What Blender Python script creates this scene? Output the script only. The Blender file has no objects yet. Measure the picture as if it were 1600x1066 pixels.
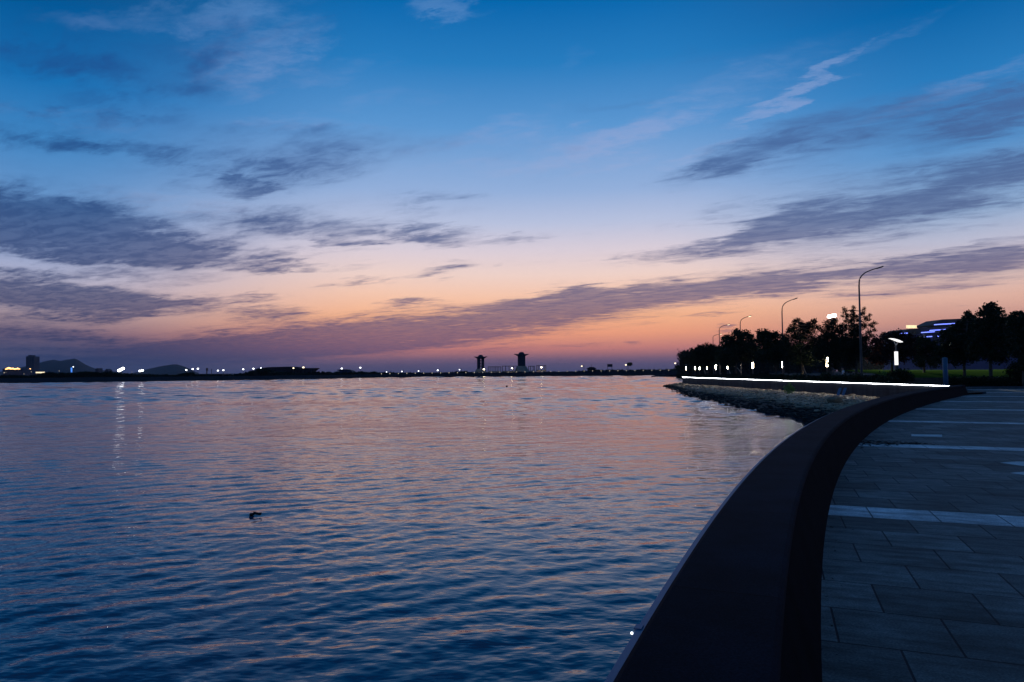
import bpy, math, random
import numpy as np
from mathutils import Vector, Matrix, noise as mnoise

random.seed(7)
RNG = np.random.default_rng(11)
S = bpy.context.scene
COL = S.collection
R = math.radians

# ------------------------------------------------------------------ camera
EYE = 1.6                 # eye height above the promenade paving (z = 0)
ZW = -1.05                # water level
F = 24.0 / 36.0 * 1600    # focal length in photo pixels
PITCH = math.atan((580.8 - 533) / F)
ROLL = 0.0057
CAMLOC = Vector((0, 0, EYE))
_f = Vector((0, math.cos(PITCH), math.sin(PITCH)))
_u0 = Vector((0, -math.sin(PITCH), math.cos(PITCH)))
_r0 = Vector((1, 0, 0))
_r = _r0 * math.cos(ROLL) - _u0 * math.sin(ROLL)
_u = _r0 * math.sin(ROLL) + _u0 * math.cos(ROLL)
cam = bpy.data.cameras.new('camera')
cam.lens = 24.0
cam.sensor_width = 36.0
cam.clip_start = 0.05
cam.clip_end = 20000
camo = bpy.data.objects.new('camera', cam)
COL.objects.link(camo)
m3 = Matrix((_r, _u, -_f)).transposed()
camo.matrix_world = Matrix.Translation(CAMLOC) @ m3.to_4x4()
S.camera = camo
S.view_settings.view_transform = 'Standard'
S.view_settings.look = 'None'
S.view_settings.exposure = 0.0
S.view_settings.gamma = 1.0
S.view_settings.use_curve_mapping = False
try:
    S.cycles.use_denoising = True
    S.cycles.denoiser = 'OPENIMAGEDENOISE'
    S.cycles.denoising_input_passes = 'RGB_ALBEDO_NORMAL'
    S.cycles.max_bounces = 5
    S.cycles.diffuse_bounces = 2
    S.cycles.glossy_bounces = 3
    S.cycles.sample_clamp_indirect = 4.0
    S.cycles.caustics_reflective = False
    S.cycles.caustics_refractive = False
except Exception:
    pass


def ray(u, v):
    return _f + _r * ((u - 800) / F) - _u * ((v - 533) / F)


def at_z(u, v, z):
    d = ray(u, v)
    return CAMLOC + d * ((z - EYE) / d.z)


def at_y(u, v, y):
    d = ray(u, v)
    return CAMLOC + d * (y / d.y)


def hor(u):
    """photo row of the horizon in column u"""
    return 580.8 - ROLL * (u - 800)


def lin(r, g, b):
    def c(x):
        x /= 255.0
        return x / 12.92 if x <= 0.04045 else ((x + 0.055) / 1.055) ** 2.4
    return (c(r), c(g), c(b), 1.0)


# ------------------------------------------------------------------ node helper
class NT:
    def __init__(self, tree):
        self.t = tree
        self.n = tree.nodes
        self.l = tree.links

    def put(self, sock, val):
        if val is None:
            return
        if isinstance(val, bpy.types.NodeSocket):
            self.l.new(val, sock)
        else:
            sock.default_value = val

    def m(self, op, a, b=None, c=None, clamp=False):
        n = self.n.new('ShaderNodeMath')
        n.operation = op
        n.use_clamp = clamp
        for i, x in enumerate((a, b, c)):
            self.put(n.inputs[i], x)
        return n.outputs[0]

    def vm(self, op, a, b=None, scale=None):
        n = self.n.new('ShaderNodeVectorMath')
        n.operation = op
        self.put(n.inputs[0], a)
        if b is not None:
            self.put(n.inputs[1], b)
        if scale is not None:
            self.put(n.inputs['Scale'], scale)
        return n.outputs['Value'] if op in ('LENGTH', 'DOT_PRODUCT', 'DISTANCE') else n.outputs[0]

    def sep(self, v):
        n = self.n.new('ShaderNodeSeparateXYZ')
        self.put(n.inputs[0], v)
        return n.outputs

    def comb(self, x, y, z):
        n = self.n.new('ShaderNodeCombineXYZ')
        for i, k in enumerate((x, y, z)):
            self.put(n.inputs[i], k)
        return n.outputs[0]

    def mapping(self, v, loc=(0, 0, 0), rot=(0, 0, 0), scale=(1, 1, 1), kind='POINT'):
        n = self.n.new('ShaderNodeMapping')
        n.vector_type = kind
        self.put(n.inputs['Vector'], v)
        n.inputs['Location'].default_value = loc
        n.inputs['Rotation'].default_value = rot
        n.inputs['Scale'].default_value = scale
        return n.outputs[0]

    def noise(self, v, scale=1.0, detail=4.0, rough=0.5, dist=0.0, out='Fac'):
        n = self.n.new('ShaderNodeTexNoise')
        self.put(n.inputs['Vector'], v)
        n.inputs['Scale'].default_value = scale
        n.inputs['Detail'].default_value = detail
        n.inputs['Roughness'].default_value = rough
        n.inputs['Distortion'].default_value = dist
        return n.outputs[0] if out == 'Fac' else n.outputs['Color']

    def ramp(self, fac, stops, interp='LINEAR'):
        n = self.n.new('ShaderNodeValToRGB')
        n.color_ramp.interpolation = interp
        e = n.color_ramp.elements
        while len(e) < len(stops):
            e.new(0.5)
        for i, (p, c) in enumerate(stops):
            e[i].position = p
            e[i].color = c
        self.put(n.inputs[0], fac)
        return n.outputs[0]

    def mix(self, fac, a, b, blend='MIX'):
        n = self.n.new('ShaderNodeMix')
        n.data_type = 'RGBA'
        n.blend_type = blend
        self.put(n.inputs[0], fac)
        self.put(n.inputs[6], a)
        self.put(n.inputs[7], b)
        return n.outputs[2]

    def smooth(self, x, lo, hi, o0=0.0, o1=1.0):
        n = self.n.new('ShaderNodeMapRange')
        n.interpolation_type = 'SMOOTHSTEP'
        self.put(n.inputs[0], x)
        n.inputs[1].default_value = lo
        n.inputs[2].default_value = hi
        n.inputs[3].default_value = o0
        n.inputs[4].default_value = o1
        return n.outputs[0]


# ------------------------------------------------------------------ sky (world): dusk gradient, glow in the west, cloud banks
W = bpy.data.worlds.new('World')
S.world = W
W.use_nodes = True
W.node_tree.nodes.clear()
w = NT(W.node_tree)
tc = w.n.new('ShaderNodeTexCoord')
D = w.vm('NORMALIZE', tc.outputs['Generated'])
dx, dy, dz = w.sep(D)
az = w.m('ARCTAN2', dx, dy)
el = w.m('ARCSINE', w.m('MAXIMUM', dz, 0.0))
RMAX = 0.62            # elevation (rad) at the end of the ramps


def elev(v, u=800):
    d = ray(u, v).normalized()
    return math.asin(max(d.z, 0))


def stops(rows, u):
    rows = sorted(((elev(v, u) / RMAX, lin(*c)) for v, c in rows), key=lambda q: q[0])
    return rows


elf = w.m('DIVIDE', el, RMAX, clamp=True)
mid = w.ramp(elf, stops([(-140, (36, 84, 138)), (-40, (10, 94, 162)), (0, (4, 103, 174)), (100, (40, 125, 192)), (200, (92, 152, 211)),
                         (300, (150, 178, 221)), (350, (188, 197, 225)), (395, (224, 210, 219)), (430, (244, 214, 204)),
                         (460, (252, 204, 178)), (495, (255, 186, 142)), (522, (246, 164, 128)), (545, (208, 132, 124)),
                         (562, (132, 100, 122)), (580.5, (84, 80, 114))], 800))
left = w.ramp(elf, stops([(-140, (30, 74, 122)), (-40, (8, 80, 140)), (0, (2, 88, 152)), (120, (22, 112, 180)), (220, (66, 136, 198)),
                          (320, (108, 152, 204)), (390, (150, 168, 208)), (430, (176, 178, 204)), (460, (188, 176, 190)),
                          (495, (168, 146, 154)), (520, (126, 106, 126)), (545, (82, 82, 114)), (562, (70, 74, 108)),
                          (580.5, (54, 64, 100))], 60))
right = w.ramp(elf, stops([(-140, (36, 80, 132)), (-40, (10, 90, 156)), (0, (2, 98, 166)), (120, (40, 124, 190)), (230, (88, 148, 206)),
                           (330, (152, 180, 216)), (380, (192, 192, 212)), (430, (222, 194, 188)), (465, (230, 182, 164)),
                           (500, (208, 152, 138)), (530, (160, 114, 120)), (556, (104, 82, 110)), (580, (70, 70, 104))], 1480))
base = w.mix(w.smooth(az, R(-10), R(-36)), mid, left)
base = w.mix(w.smooth(az, R(10), R(34)), base, right)
# sky behind the viewer: plain deep blue dusk without the glow
back = w.ramp(elf, [(0.0, lin(40, 58, 98)), (0.3, lin(56, 86, 136)), (1.0, lin(34, 78, 130))])
base = w.mix(w.smooth(dy, 0.45, -0.25), base, back)

# cloud-layer coordinates (flat layer seen in perspective), streaks run towards azimuth -30 deg
zp = w.m('ADD', w.m('MAXIMUM', dz, 0.0), 0.055)
P = w.vm('DIVIDE', w.comb(dx, dy, 0.0), w.comb(zp, zp, 1.0))
Ps = w.mapping(P, rot=(0, 0, R(-150)), scale=(1, 1, 1))
Pst = w.mapping(Ps, scale=(0.95, 1.9, 1))
nw = w.noise(Pst, 1.1, 6.0, 0.58, 0.35)
nf = w.noise(w.mapping(Ps, loc=(3.1, 1.7, 0), scale=(3.0, 6.4, 1)), 1.6, 10.0, 0.66, 0.5)
nr = w.noise(w.mapping(P, rot=(0, 0, R(-150)), scale=(9.0, 17.0, 1)), 1.0, 5.0, 0.68, 0.4)
warpc = w.noise(w.mapping(Pst, loc=(9, 4, 0)), 1.9, 8.0, 0.66, 0.0, 'Color')
wv = w.vm('SUBTRACT', warpc, (0.5, 0.5, 0.5))
amt = w.m('ADD', w.m('MULTIPLY', el, 0.22), 0.011)
wv = w.vm('MULTIPLY', w.vm('SCALE', wv, scale=amt), (2.6, 1.1, 0.0))
A = w.vm('ADD', w.comb(az, el, 0.0), wv)


def cloud_sum(spec):
    tot = None
    for (cu, cv, a, b, ang, s) in spec:
        d = ray(cu, cv).normalized()
        caz, cel = math.atan2(d.x, d.y), math.asin(d.z)
        k = (d.y / d.length) / F                       # radians per photo pixel near there
        src = A
        if tot is not None:            # chained, so the shader keeps few values alive at a time
            n = w.n.new('ShaderNodeVectorMath')
            n.operation = 'MULTIPLY_ADD'
            w.put(n.inputs[0], tot)
            n.inputs[1].default_value = (1e-9, 1e-9, 1e-9)
            w.put(n.inputs[2], A)
            src = n.outputs[0]
        p = w.mapping(src, loc=(caz, cel, 0), rot=(0, 0, R(ang)), scale=(a * k * 1.45, b * k * 1.75, 1), kind='TEXTURE')
        v = w.smooth(w.vm('LENGTH', p), 1.0, 0.15, 0.0, s)
        tot = v if tot is None else w.m('MAXIMUM', tot, v) if s < 0.5 else w.m('ADD', tot, v)
    return tot


DARK = [
    (540, 381, 90, 5, 3, .6), (560, 440, 80, 5, 6, .45), (330, 400, 120, 7, 4, .5), (725, 316, 50, 7, 0, .4), (300, 470, 90, 6, 4, .6), (1430, 400, 160, 4, 6, .5), (1120, 400, 120, 4, 6, .4),
    (350, 240, 420, 66, 4, .34), (250, 88, 340, 56, 8, .32), (1350, 245, 340, 58, 10, .32), (1400, 340, 330, 56, 10, .34), (560, 330, 300, 34, 2, .26),
    (100, 372, 300, 34, -3, .45), (120, 345, 240, 26, -5, .4), (1400, 325, 300, 34, 11, .35),  # u, v, half length, half width, tilt (deg, rising to the right), density
    (70, 366, 290, 30, -3, 1.15), (40, 378, 230, 24, -2, .9), (60, 462, 200, 20, -1, .5), (30, 535, 160, 14, 0, .6), (30, 562, 120, 10, 0, .35), (20, 318, 180, 26, -5, .6), (250, 350, 210, 30, -2, .55), (480, 354, 130, 20, -2, .75),
    (690, 371, 75, 11, 0, .9), (805, 370, 60, 6, 4, .6), (420, 417, 65, 9, 4, .8), (570, 413, 70, 7, 8, .35),
    (110, 428, 110, 7, 5, .7), (130, 466, 210, 19, -2, 1.3), (280, 437, 80, 11, 4, .6), (420, 491, 60, 12, 5, .95),
    (400, 465, 40, 5, 6, .5), (190, 494, 60, 8, 12, .6), (60, 520, 130, 9, -2, .7), (50, 497, 140, 12, 2, .6),
    (690, 419, 55, 8, 10, .65), (640, 472, 50, 5, 5, .6),
    (640, 516, 400, 26, 5, 1.5), (430, 545, 330, 18, 4, 1.1), (880, 484, 120, 12, 3, .8), (900, 462, 130, 9, 6, .6),
    (1060, 452, 260, 15, 4, 1.1), (1330, 432, 320, 15, 5, 1.1), (1560, 412, 160, 13, 6, .75), (1480, 446, 190, 9, 4, .6),
    (1240, 416, 200, 5, 5, .4),
    (1360, 326, 220, 36, 12, .8), (1230, 336, 90, 22, 18, .6), (1540, 290, 180, 30, 11, .6), (1180, 374, 210, 11, 7, .9), (1270, 352, 160, 22, 9, .45), (1560, 300, 200, 30, 9, .4),
    (1180, 226, 160, 24, 15, .95), (1370, 190, 150, 28, 8, .6), (1570, 175, 150, 26, 10, .65), (1250, 260, 200, 18, 10, .32),
    (180, 230, 170, 12, 3, .55), (390, 200, 240, 18, 2, .45), (500, 250, 140, 34, 20, .5), (380, 293, 60, 10, 2, .8),
    (620, 225, 170, 24, 6, .45), (100, 106, 200, 20, 6, .6), (280, 80, 230, 34, 10, .42),
    (990, 536, 16, 3, 4, .7), (1132, 510, 18, 6, 0, .95), (1110, 488, 55, 2.2, 5, .6), (780, 546, 90, 3.5, 4, .5), (900, 540, 60, 3, 4, .5),
]
LIGHT = [
    (1000, 190, 120, 16, 20, .5), (1085, 238, 130, 10, 12, .45), (880, 215, 100, 14, 10, .5), (1190, 165, 130, 14, 22, .36), (760, 255, 150, 14, 6, .36), (470, 190, 170, 16, 4, .36),
    (230, 30, 210, 20, 14, .42), (420, 95, 130, 30, 30, .42), (1290, 112, 150, 10, 22, .5), (960, 262, 110, 10, 16, .4), (620, 150, 150, 16, 12, .3),
    (1130, 150, 300, 30, 16, .34), (940, 232, 180, 20, 14, .55), (1400, 62, 190, 12, 18, .3), (1500, 140, 200, 18, 12, .42),
    (705, 11, 95, 13, 2, .7), (880, 100, 40, 40, 60, .28), (390, 40, 130, 50, 25, .5), (520, 110, 160, 26, 10, .35),
    (760, 210, 200, 26, 8, .42), (840, 250, 140, 16, 14, .4), (300, 320, 220, 22, 0, .34), (100, 180, 220, 20, 4, .3),
    (640, 300, 220, 16, 4, .22), (1050, 300, 200, 18, 10, .22),
]
dsum = cloud_sum(DARK)
lsum = cloud_sum(LIGHT)
# thin generic cloud so the rest of the dome is not bare
gen = w.m('MULTIPLY', w.smooth(nw, 0.46, 0.72), w.m('MULTIPLY', w.smooth(nf, 0.35, 0.65), 0.36))
tex = w.m('ADD', w.m('MULTIPLY', nw, 1.2), w.m('ADD', w.m('MULTIPLY', nf, 1.0), w.m('MULTIPLY', nr, 0.36)))
tex = w.m('MAXIMUM', w.m('SUBTRACT', tex, 0.62), 0.0)
dens = w.m('MULTIPLY', w.m('MINIMUM', dsum, 1.8), tex)
dalpha = w.smooth(w.m('ADD', dens, gen), 0.05, 0.90, 0.0, 0.86)
lalpha = w.smooth(w.m('MULTIPLY', w.m('MINIMUM', lsum, 0.72), w.m('ADD', w.m('MULTIPLY', nf, 0.9), w.m('SUBTRACT', w.m('MULTIPLY', nr, 1.1), 0.35))), 0.10, 0.56, 0.0, 0.52)
dcol = w.ramp(elf, stops([(-140, (30, 82, 140)), (40, (50, 96, 158)), (200, (68, 104, 160)), (300, (70, 98, 148)), (370, (76, 94, 140)),
                          (430, (84, 90, 132)), (480, (93, 88, 126)), (530, (104, 86, 118)), (565, (86, 80, 114)), (580.5, (76, 74, 110))], 800))
dark_l = w.mix(w.smooth(az, R(-9), R(-33)), (1, 1, 1, 1), (0.24, 0.50, 0.72, 1))
dcol = w.mix(1.0, dcol, dark_l, 'MULTIPLY')
# ripples of brightness inside the banks
dcol = w.mix(w.m('MULTIPLY', w.smooth(nf, 0.62, 0.40), 0.30), dcol, w.mix(0.5, dcol, base))
lcol = w.ramp(elf, stops([(-140, (60, 116, 176)), (60, (104, 150, 206)), (200, (150, 168, 214)), (300, (172, 180, 216)), (400, (216, 196, 208))], 800))
lcol = w.mix(w.smooth(az, R(-14), R(-36)), lcol, w.mix(0.45, lcol, base))
skyc = w.mix(lalpha, base, lcol)
skyc = w.mix(dalpha, skyc, dcol)
# below the horizon: dark
skyc = w.mix(w.smooth(dz, -0.002, -0.02), skyc, (0.004, 0.008, 0.018, 1))
bg = w.n.new('ShaderNodeBackground')
w.l.new(skyc, bg.inputs[0])
bg.inputs[1].default_value = 1.0
wo = w.n.new('ShaderNodeOutputWorld')
w.l.new(bg.outputs[0], wo.inputs[0])
try:
    W.cycles.sampling_method = 'MANUAL'
    W.cycles.sample_map_resolution = 1024
except Exception:
    pass


# ------------------------------------------------------------------ materials
def mat(name, col, rough=0.8, var=0.0, scale=3.0, bump=0.0, bscale=20.0, spec=0.3, metal=0.0, stretch=(1, 1, 1)):
    m = bpy.data.materials.new(name)
    m.use_nodes = True
    t = NT(m.node_tree)
    b = t.n['Principled BSDF']
    c = (*col[:3], 1)
    g = t.n.new('ShaderNodeNewGeometry')
    if var > 0:
        f = t.noise(t.mapping(g.outputs['Position'], scale=stretch), scale, 5, 0.6)
        lo = tuple(x * (1 - var) for x in col[:3]) + (1,)
        hi = tuple(min(1, x * (1 + var)) for x in col[:3]) + (1,)
        t.l.new(t.ramp(f, [(0.3, lo), (0.7, hi)]), b.inputs['Base Color'])
    else:
        b.inputs['Base Color'].default_value = c
    b.inputs['Roughness'].default_value = rough
    b.inputs['Metallic'].default_value = metal
    b.inputs['Specular IOR Level'].default_value = spec
    if bump > 0:
        bn = t.n.new('ShaderNodeBump')
        bn.inputs['Strength'].default_value = bump
        bn.inputs['Distance'].default_value = 0.02
        t.l.new(t.noise(t.mapping(g.outputs['Position'], scale=stretch), bscale, 6, 0.6), bn.inputs['Height'])
        t.l.new(bn.outputs[0], b.inputs['Normal'])
    return m


def glow(name, col, strength):
    m = bpy.data.materials.new(name)
    m.use_nodes = True
    b = m.node_tree.nodes['Principled BSDF']
    b.inputs['Base Color'].default_value = (0.6, 0.6, 0.6, 1)
    b.inputs['Emission Color'].default_value = (*col[:3], 1)
    b.inputs['Emission Strength'].default_value = strength
    return m


M = {
    'stone_shaded': mat('shaded_dark_granite', (0.0045, 0.005, 0.008), 0.95, 0.4, 2.5, 0.3, 40, 0.04),  # shade on the wall face put into its colour, blacker than the coping
    'concrete': mat('weathered_concrete', (0.026, 0.031, 0.042), 0.9, 0.45, 1.2, 0.3, 12, 0.2, 0, (1, 1, 0.25)),
    'channel': mat('light_channel_plastic', (0.10, 0.17, 0.27), 0.5, 0.1, 4),
    'soil': mat('soil', (0.03, 0.027, 0.02), 0.95, 0.4, 0.8, 0.4, 6),
    'grass': mat('lawn_grass', (0.050, 0.085, 0.012), 0.95, 0.35, 1.5, 0.5, 30, 0.0),
    'kerb': mat('kerb_stone', (0.12, 0.12, 0.13), 0.85, 0.3, 3),
    'shore': mat('shore_fill', (0.012, 0.013, 0.018), 0.9, 0.4, 0.1),
    'hill': mat('hill_scrub', (0.012, 0.020, 0.026), 0.95, 0.4, 0.01),
    'leaf': mat('broad_leaf', (0.022, 0.034, 0.014), 0.75, 0.4, 0.8, spec=0.15),
    'needle': mat('pine_needle', (0.018, 0.028, 0.014), 0.8, 0.4, 0.9, spec=0.1),
    'redleaf': mat('red_leaf', (0.055, 0.018, 0.014), 0.75, 0.45, 0.7, spec=0.15),
    'hedge': mat('hedge_leaf', (0.020, 0.034, 0.012), 0.75, 0.4, 1.0, spec=0.15),
    'weed': mat('weed_leaf', (0.20, 0.34, 0.07), 0.7, 0.3, 4.0),
    'bark': mat('bark', (0.10, 0.08, 0.062), 0.9, 0.4, 5, 0.5, 14, 0.2, 0, (1, 1, 0.3)),
    'lit_bark': mat('lit_bark', (0.42, 0.35, 0.26), 0.85, 0.3, 6, 0.4, 20),  # uplight on the young trunks is put into this bark colour
    'metal': mat('painted_metal', (0.09, 0.08, 0.075), 0.45, 0.15, 2, spec=0.4),
    'white_metal': mat('white_painted_metal', (0.62, 0.62, 0.62), 0.45, 0.08, 2),
    'blue_metal': mat('blue_grey_metal', (0.06, 0.14, 0.22), 0.45, 0.15, 2),
    'build': mat('dark_facade', (0.03, 0.036, 0.06), 0.7, 0.25, 0.08),
    'led_shed_blue': mat('led_glow_shed_blue', (0.08, 0.09, 0.22), 0.6, 0.25, 0.05),  # blue LED glow put into the facade colour; shed wall shares it
    'roof': mat('dark_roof', (0.028, 0.024, 0.032), 0.7, 0.3, 0.1),
    'beige': mat('beige_stone', (0.46, 0.37, 0.27), 0.85, 0.25, 0.2),
    'glass': mat('dark_glass', (0.02, 0.025, 0.04), 0.12, spec=0.6),
    'brick': mat('edging_brick', (0.16, 0.09, 0.06), 0.9, 0.35, 3.0, 0.4, 8),
    'block': mat('sandstone_block', (0.22, 0.16, 0.10), 0.9, 0.3, 4.0, 0.5, 12),
    'board': mat('blue_board', (0.03, 0.10, 0.20), 0.6, 0.15, 5),
    'litter': mat('dead_leaf', (0.010, 0.008, 0.006), 0.95, 0.4, 20),
    'skin': mat('skin', (0.42, 0.26, 0.19), 0.6, 0.08, 20),
    'hair': mat('hair', (0.012, 0.010, 0.010), 0.6, 0.2, 60),
    'shirt': mat('white_cotton', (0.82, 0.80, 0.82), 0.9, 0.06, 12),
    'trouser': mat('navy_cotton', (0.02, 0.024, 0.05), 0.9, 0.15, 12),
    'shoe': mat('shoe_leather', (0.03, 0.03, 0.03), 0.5, 0.1, 12),
    'drift': mat('wet_driftwood', (0.012, 0.010, 0.008), 0.5, 0.4, 8),
    'strip': glow('led_strip_lit', (0.96, 0.97, 1.0), 26.0),
    'glint_dot': glow('glint_glow', (0.80, 0.88, 1.0), 2.2),
    'column': glow('column_lamp_lit', (1.0, 0.82, 0.54), 60.0),
    'columnw': glow('white_column_canopy_glow', (1.0, 0.95, 0.93), 1.3),
    'lampw': glow('white_lamp_lit', (0.95, 0.97, 1.0), 4.5),
    'lampy': glow('warm_lamp_lit', (1.0, 0.80, 0.48), 3.2),
    'lampd': glow('dim_lamp_lit', (1.0, 0.84, 0.58), 0.9),
    'lampf': glow('floodlight_lit', (0.95, 1.0, 0.97), 40.0),
    'lampg': glow('warm_yard_lamp_lit', (1.0, 0.80, 0.48), 22.0),
    'lampb': glow('flood_bank_lit', (0.95, 0.98, 1.0), 9.0),
    'amber': glow('amber_light', (1.0, 0.50, 0.14), 5.0),
    'bluelite': glow('blue_led_line', (0.16, 0.22, 1.0), 2.4),
    'cyanlite': glow('cyan_led_line', (0.06, 0.25, 0.9), 1.2),
    'sign': glow('sign_letter_lit', (1.0, 0.78, 0.40), 1.2),
}


def water_material():
    m = bpy.data.materials.new('harbour_water')
    m.use_nodes = True
    t = NT(m.node_tree)
    b = t.n['Principled BSDF']
    g = t.n.new('ShaderNodeNewGeometry')
    pos = g.outputs['Position']
    eps = 0.02

    def height(p):
        a = t.noise(t.mapping(p, rot=(0, 0, R(-36)), scale=(0.24, 0.50, 1)), 1.0, 6.0, 0.60, 0.2)
        c = t.noise(t.mapping(p, loc=(17, 5, 0), rot=(0, 0, R(12)), scale=(1.9, 3.1, 1)), 1.0, 3.0, 0.55, 0.3)
        return t.m('ADD', t.m('MULTIPLY', a, 0.34), t.m('MULTIPLY', c, 0.060))
    h0 = height(pos)
    hx = height(t.vm('ADD', pos, (eps, 0, 0)))
    hy = height(t.vm('ADD', pos, (0, eps, 0)))
    # slicks: wide calm lanes and rougher patches
    sl = t.noise(t.mapping(pos, loc=(4, 9, 0), rot=(0, 0, R(-8)), scale=(0.008, 0.022, 1)), 1.0, 3.0, 0.5, 0.6)
    k = t.smooth(sl, 0.38, 0.60, 0.08, 0.24)
    far = t.smooth(t.vm('LENGTH', pos), 35.0, 220.0, 1.0, 1.8)
    k = t.m('DIVIDE', t.m('MULTIPLY', k, far), -eps)
    sx = t.m('MULTIPLY', t.m('SUBTRACT', hx, h0), k)
    sy = t.m('MULTIPLY', t.m('SUBTRACT', hy, h0), k)
    nrm = t.vm('NORMALIZE', t.vm('ADD', g.outputs['Normal'], t.comb(sx, sy, 0.0)))
    t.l.new(nrm, b.inputs['Normal'])
    b.inputs['Base Color'].default_value = (0.010, 0.074, 0.130, 1)
    b.inputs['Roughness'].default_value = 0.055
    b.inputs['IOR'].default_value = 1.40
    b.inputs['Specular IOR Level'].default_value = 0.5
    return m


PAV_ANG = R(-21)
PERIOD = 7.70
ROW = PERIOD / 12
STRIPE0 = 8.67


def paving_material():
    m = bpy.data.materials.new('promenade_paving')
    m.use_nodes = True
    t = NT(m.node_tree)
    b = t.n['Principled BSDF']
    g = t.n.new('ShaderNodeNewGeometry')
    q = t.mapping(g.outputs['Position'], rot=(0, 0, -PAV_ANG))
    x, y, z = t.sep(q)
    ys = t.m('SUBTRACT', y, STRIPE0 - ROW * 0.5)
    qq = t.comb(x, ys, 0.0)
    br = t.n.new('ShaderNodeTexBrick')
    br.offset = 0.5
    br.inputs['Color1'].default_value = (0.135, 0.125, 0.112, 1)
    br.inputs['Color2'].default_value = (0.26, 0.24, 0.215, 1)
    br.inputs['Mortar'].default_value = (0.02, 0.02, 0.024, 1)
    br.inputs['Scale'].default_value = 1.0
    br.inputs['Mortar Size'].default_value = 0.008
    br.inputs['Mortar Smooth'].default_value = 0.3
    br.inputs['Bias'].default_value = -0.1
    br.inputs['Brick Width'].default_value = 0.64
    br.inputs['Row Height'].default_value = ROW
    t.l.new(qq, br.inputs['Vector'])
    # every fourteenth row is pale granite
    fr = t.m('FRACT', t.m('DIVIDE', ys, PERIOD))
    isl = t.m('LESS_THAN', fr, 1.0 / 12.0)
    pale = t.mix(t.m('MULTIPLY', br.outputs['Fac'], 1.0), (0.84, 0.74, 0.70, 1), (0.10, 0.10, 0.10, 1))
    col = t.mix(isl, br.outputs['Color'], pale)
    n1 = t.noise(g.outputs['Position'], 0.9, 6, 0.62)
    n2 = t.noise(g.outputs['Position'], 9.0, 5, 0.6)
    n3 = t.noise(t.mapping(q, scale=(0.6, 3.0, 1)), 2.2, 5, 0.65)
    d = t.m('MULTIPLY', t.smooth(n1, 0.3, 0.72, 0.70, 1.2), t.smooth(n2, 0.25, 0.75, 0.80, 1.16))
    d = t.m('MULTIPLY', d, t.smooth(n3, 0.34, 0.6, 0.55, 1.12))
    n4 = t.noise(g.outputs['Position'], 70.0, 2, 0.6)
    d = t.m('MULTIPLY', d, t.smooth(n4, 0.3, 0.7, 0.68, 1.3))
    t.l.new(t.vm('SCALE', col, scale=d), b.inputs['Base Color'])
    b.inputs['Roughness'].default_value = 0.82
    b.inputs['Specular IOR Level'].default_value = 0.25
    bn = t.n.new('ShaderNodeBump')
    bn.inputs['Strength'].default_value = 0.35
    bn.inputs['Distance'].default_value = 0.004
    t.l.new(t.m('ADD', t.m('MULTIPLY', br.outputs['Fac'], -1.0), t.m('MULTIPLY', n2, 0.7)), bn.inputs['Height'])
    t.l.new(bn.outputs[0], b.inputs['Normal'])
    return m


def rock_material():
    m = bpy.data.materials.new('shore_stone')
    m.use_nodes = True
    t = NT(m.node_tree)
    b = t.n['Principled BSDF']
    g = t.n.new('ShaderNodeNewGeometry')
    n = t.noise(g.outputs['Position'], 2.6, 5, 0.6)
    col = t.ramp(n, [(0.3, (0.13, 0.092, 0.06, 1)), (0.5, (0.38, 0.275, 0.175, 1)), (0.72, (0.62, 0.46, 0.30, 1))])  # warm lamplight on the bank is put into these stone tones
    # tide mark: stones below the high water line are wet and weed covered
    x, y, z = t.sep(g.outputs['Position'])
    wet = t.smooth(t.m('ADD', z, t.m('MULTIPLY', t.noise(g.outputs['Position'], 0.5, 4, 0.6), 0.3)), -0.56, -0.70)
    col = t.mix(wet, col, (0.010, 0.011, 0.010, 1))
    t.l.new(col, b.inputs['Base Color'])
    b.inputs['Roughness'].default_value = 0.85
    b.inputs['Specular IOR Level'].default_value = 0.2
    return m


def coping_material():
    m = bpy.data.materials.new('granite_coping')
    m.use_nodes = True
    t = NT(m.node_tree)
    b = t.n['Principled BSDF']
    g = t.n.new('ShaderNodeNewGeometry')
    a = t.n.new('ShaderNodeAttribute')
    a.attribute_name = 'along'
    pos = g.outputs['Position']
    fr = t.m('FRACT', t.m('DIVIDE', a.outputs['Fac'], 1.9))
    joint = t.m('LESS_THAN', fr, 0.0055)
    cell = t.m('FLOOR', t.m('DIVIDE', a.outputs['Fac'], 1.9))
    wn = t.n.new('ShaderNodeTexWhiteNoise')
    wn.noise_dimensions = '1D'
    t.l.new(cell, wn.inputs['W'])
    speck = t.noise(pos, 90, 3, 0.7)
    stain = t.noise(pos, 1.7, 6, 0.65)
    d = t.m('MULTIPLY', t.smooth(speck, 0.3, 0.7, 0.55, 1.5), t.smooth(stain, 0.3, 0.7, 0.6, 1.35))
    d = t.m('MULTIPLY', d, t.m('ADD', t.m('MULTIPLY', wn.outputs['Value'], 0.35), 0.82))
    col = t.mix(joint, (0.006, 0.0095, 0.018, 1), (0.003, 0.003, 0.004, 1))
    t.l.new(t.vm('SCALE', col, scale=d), b.inputs['Base Color'])
    b.inputs['Roughness'].default_value = 0.9
    b.inputs['Specular IOR Level'].default_value = 0.08
    bn = t.n.new('ShaderNodeBump')
    bn.inputs['Strength'].default_value = 0.3
    bn.inputs['Distance'].default_value = 0.003
    t.l.new(t.m('ADD', speck, t.m('MULTIPLY', joint, -2.0)), bn.inputs['Height'])
    t.l.new(bn.outputs[0], b.inputs['Normal'])
    return m


M['stone_dark'] = coping_material()
M['water'] = water_material()
M['paving'] = paving_material()
M['rock'] = rock_material()
M['inlay'] = mat('pale_granite_inlay', (0.70, 0.64, 0.60), 0.8, 0.2, 6.0, 0.2, 50)


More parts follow.
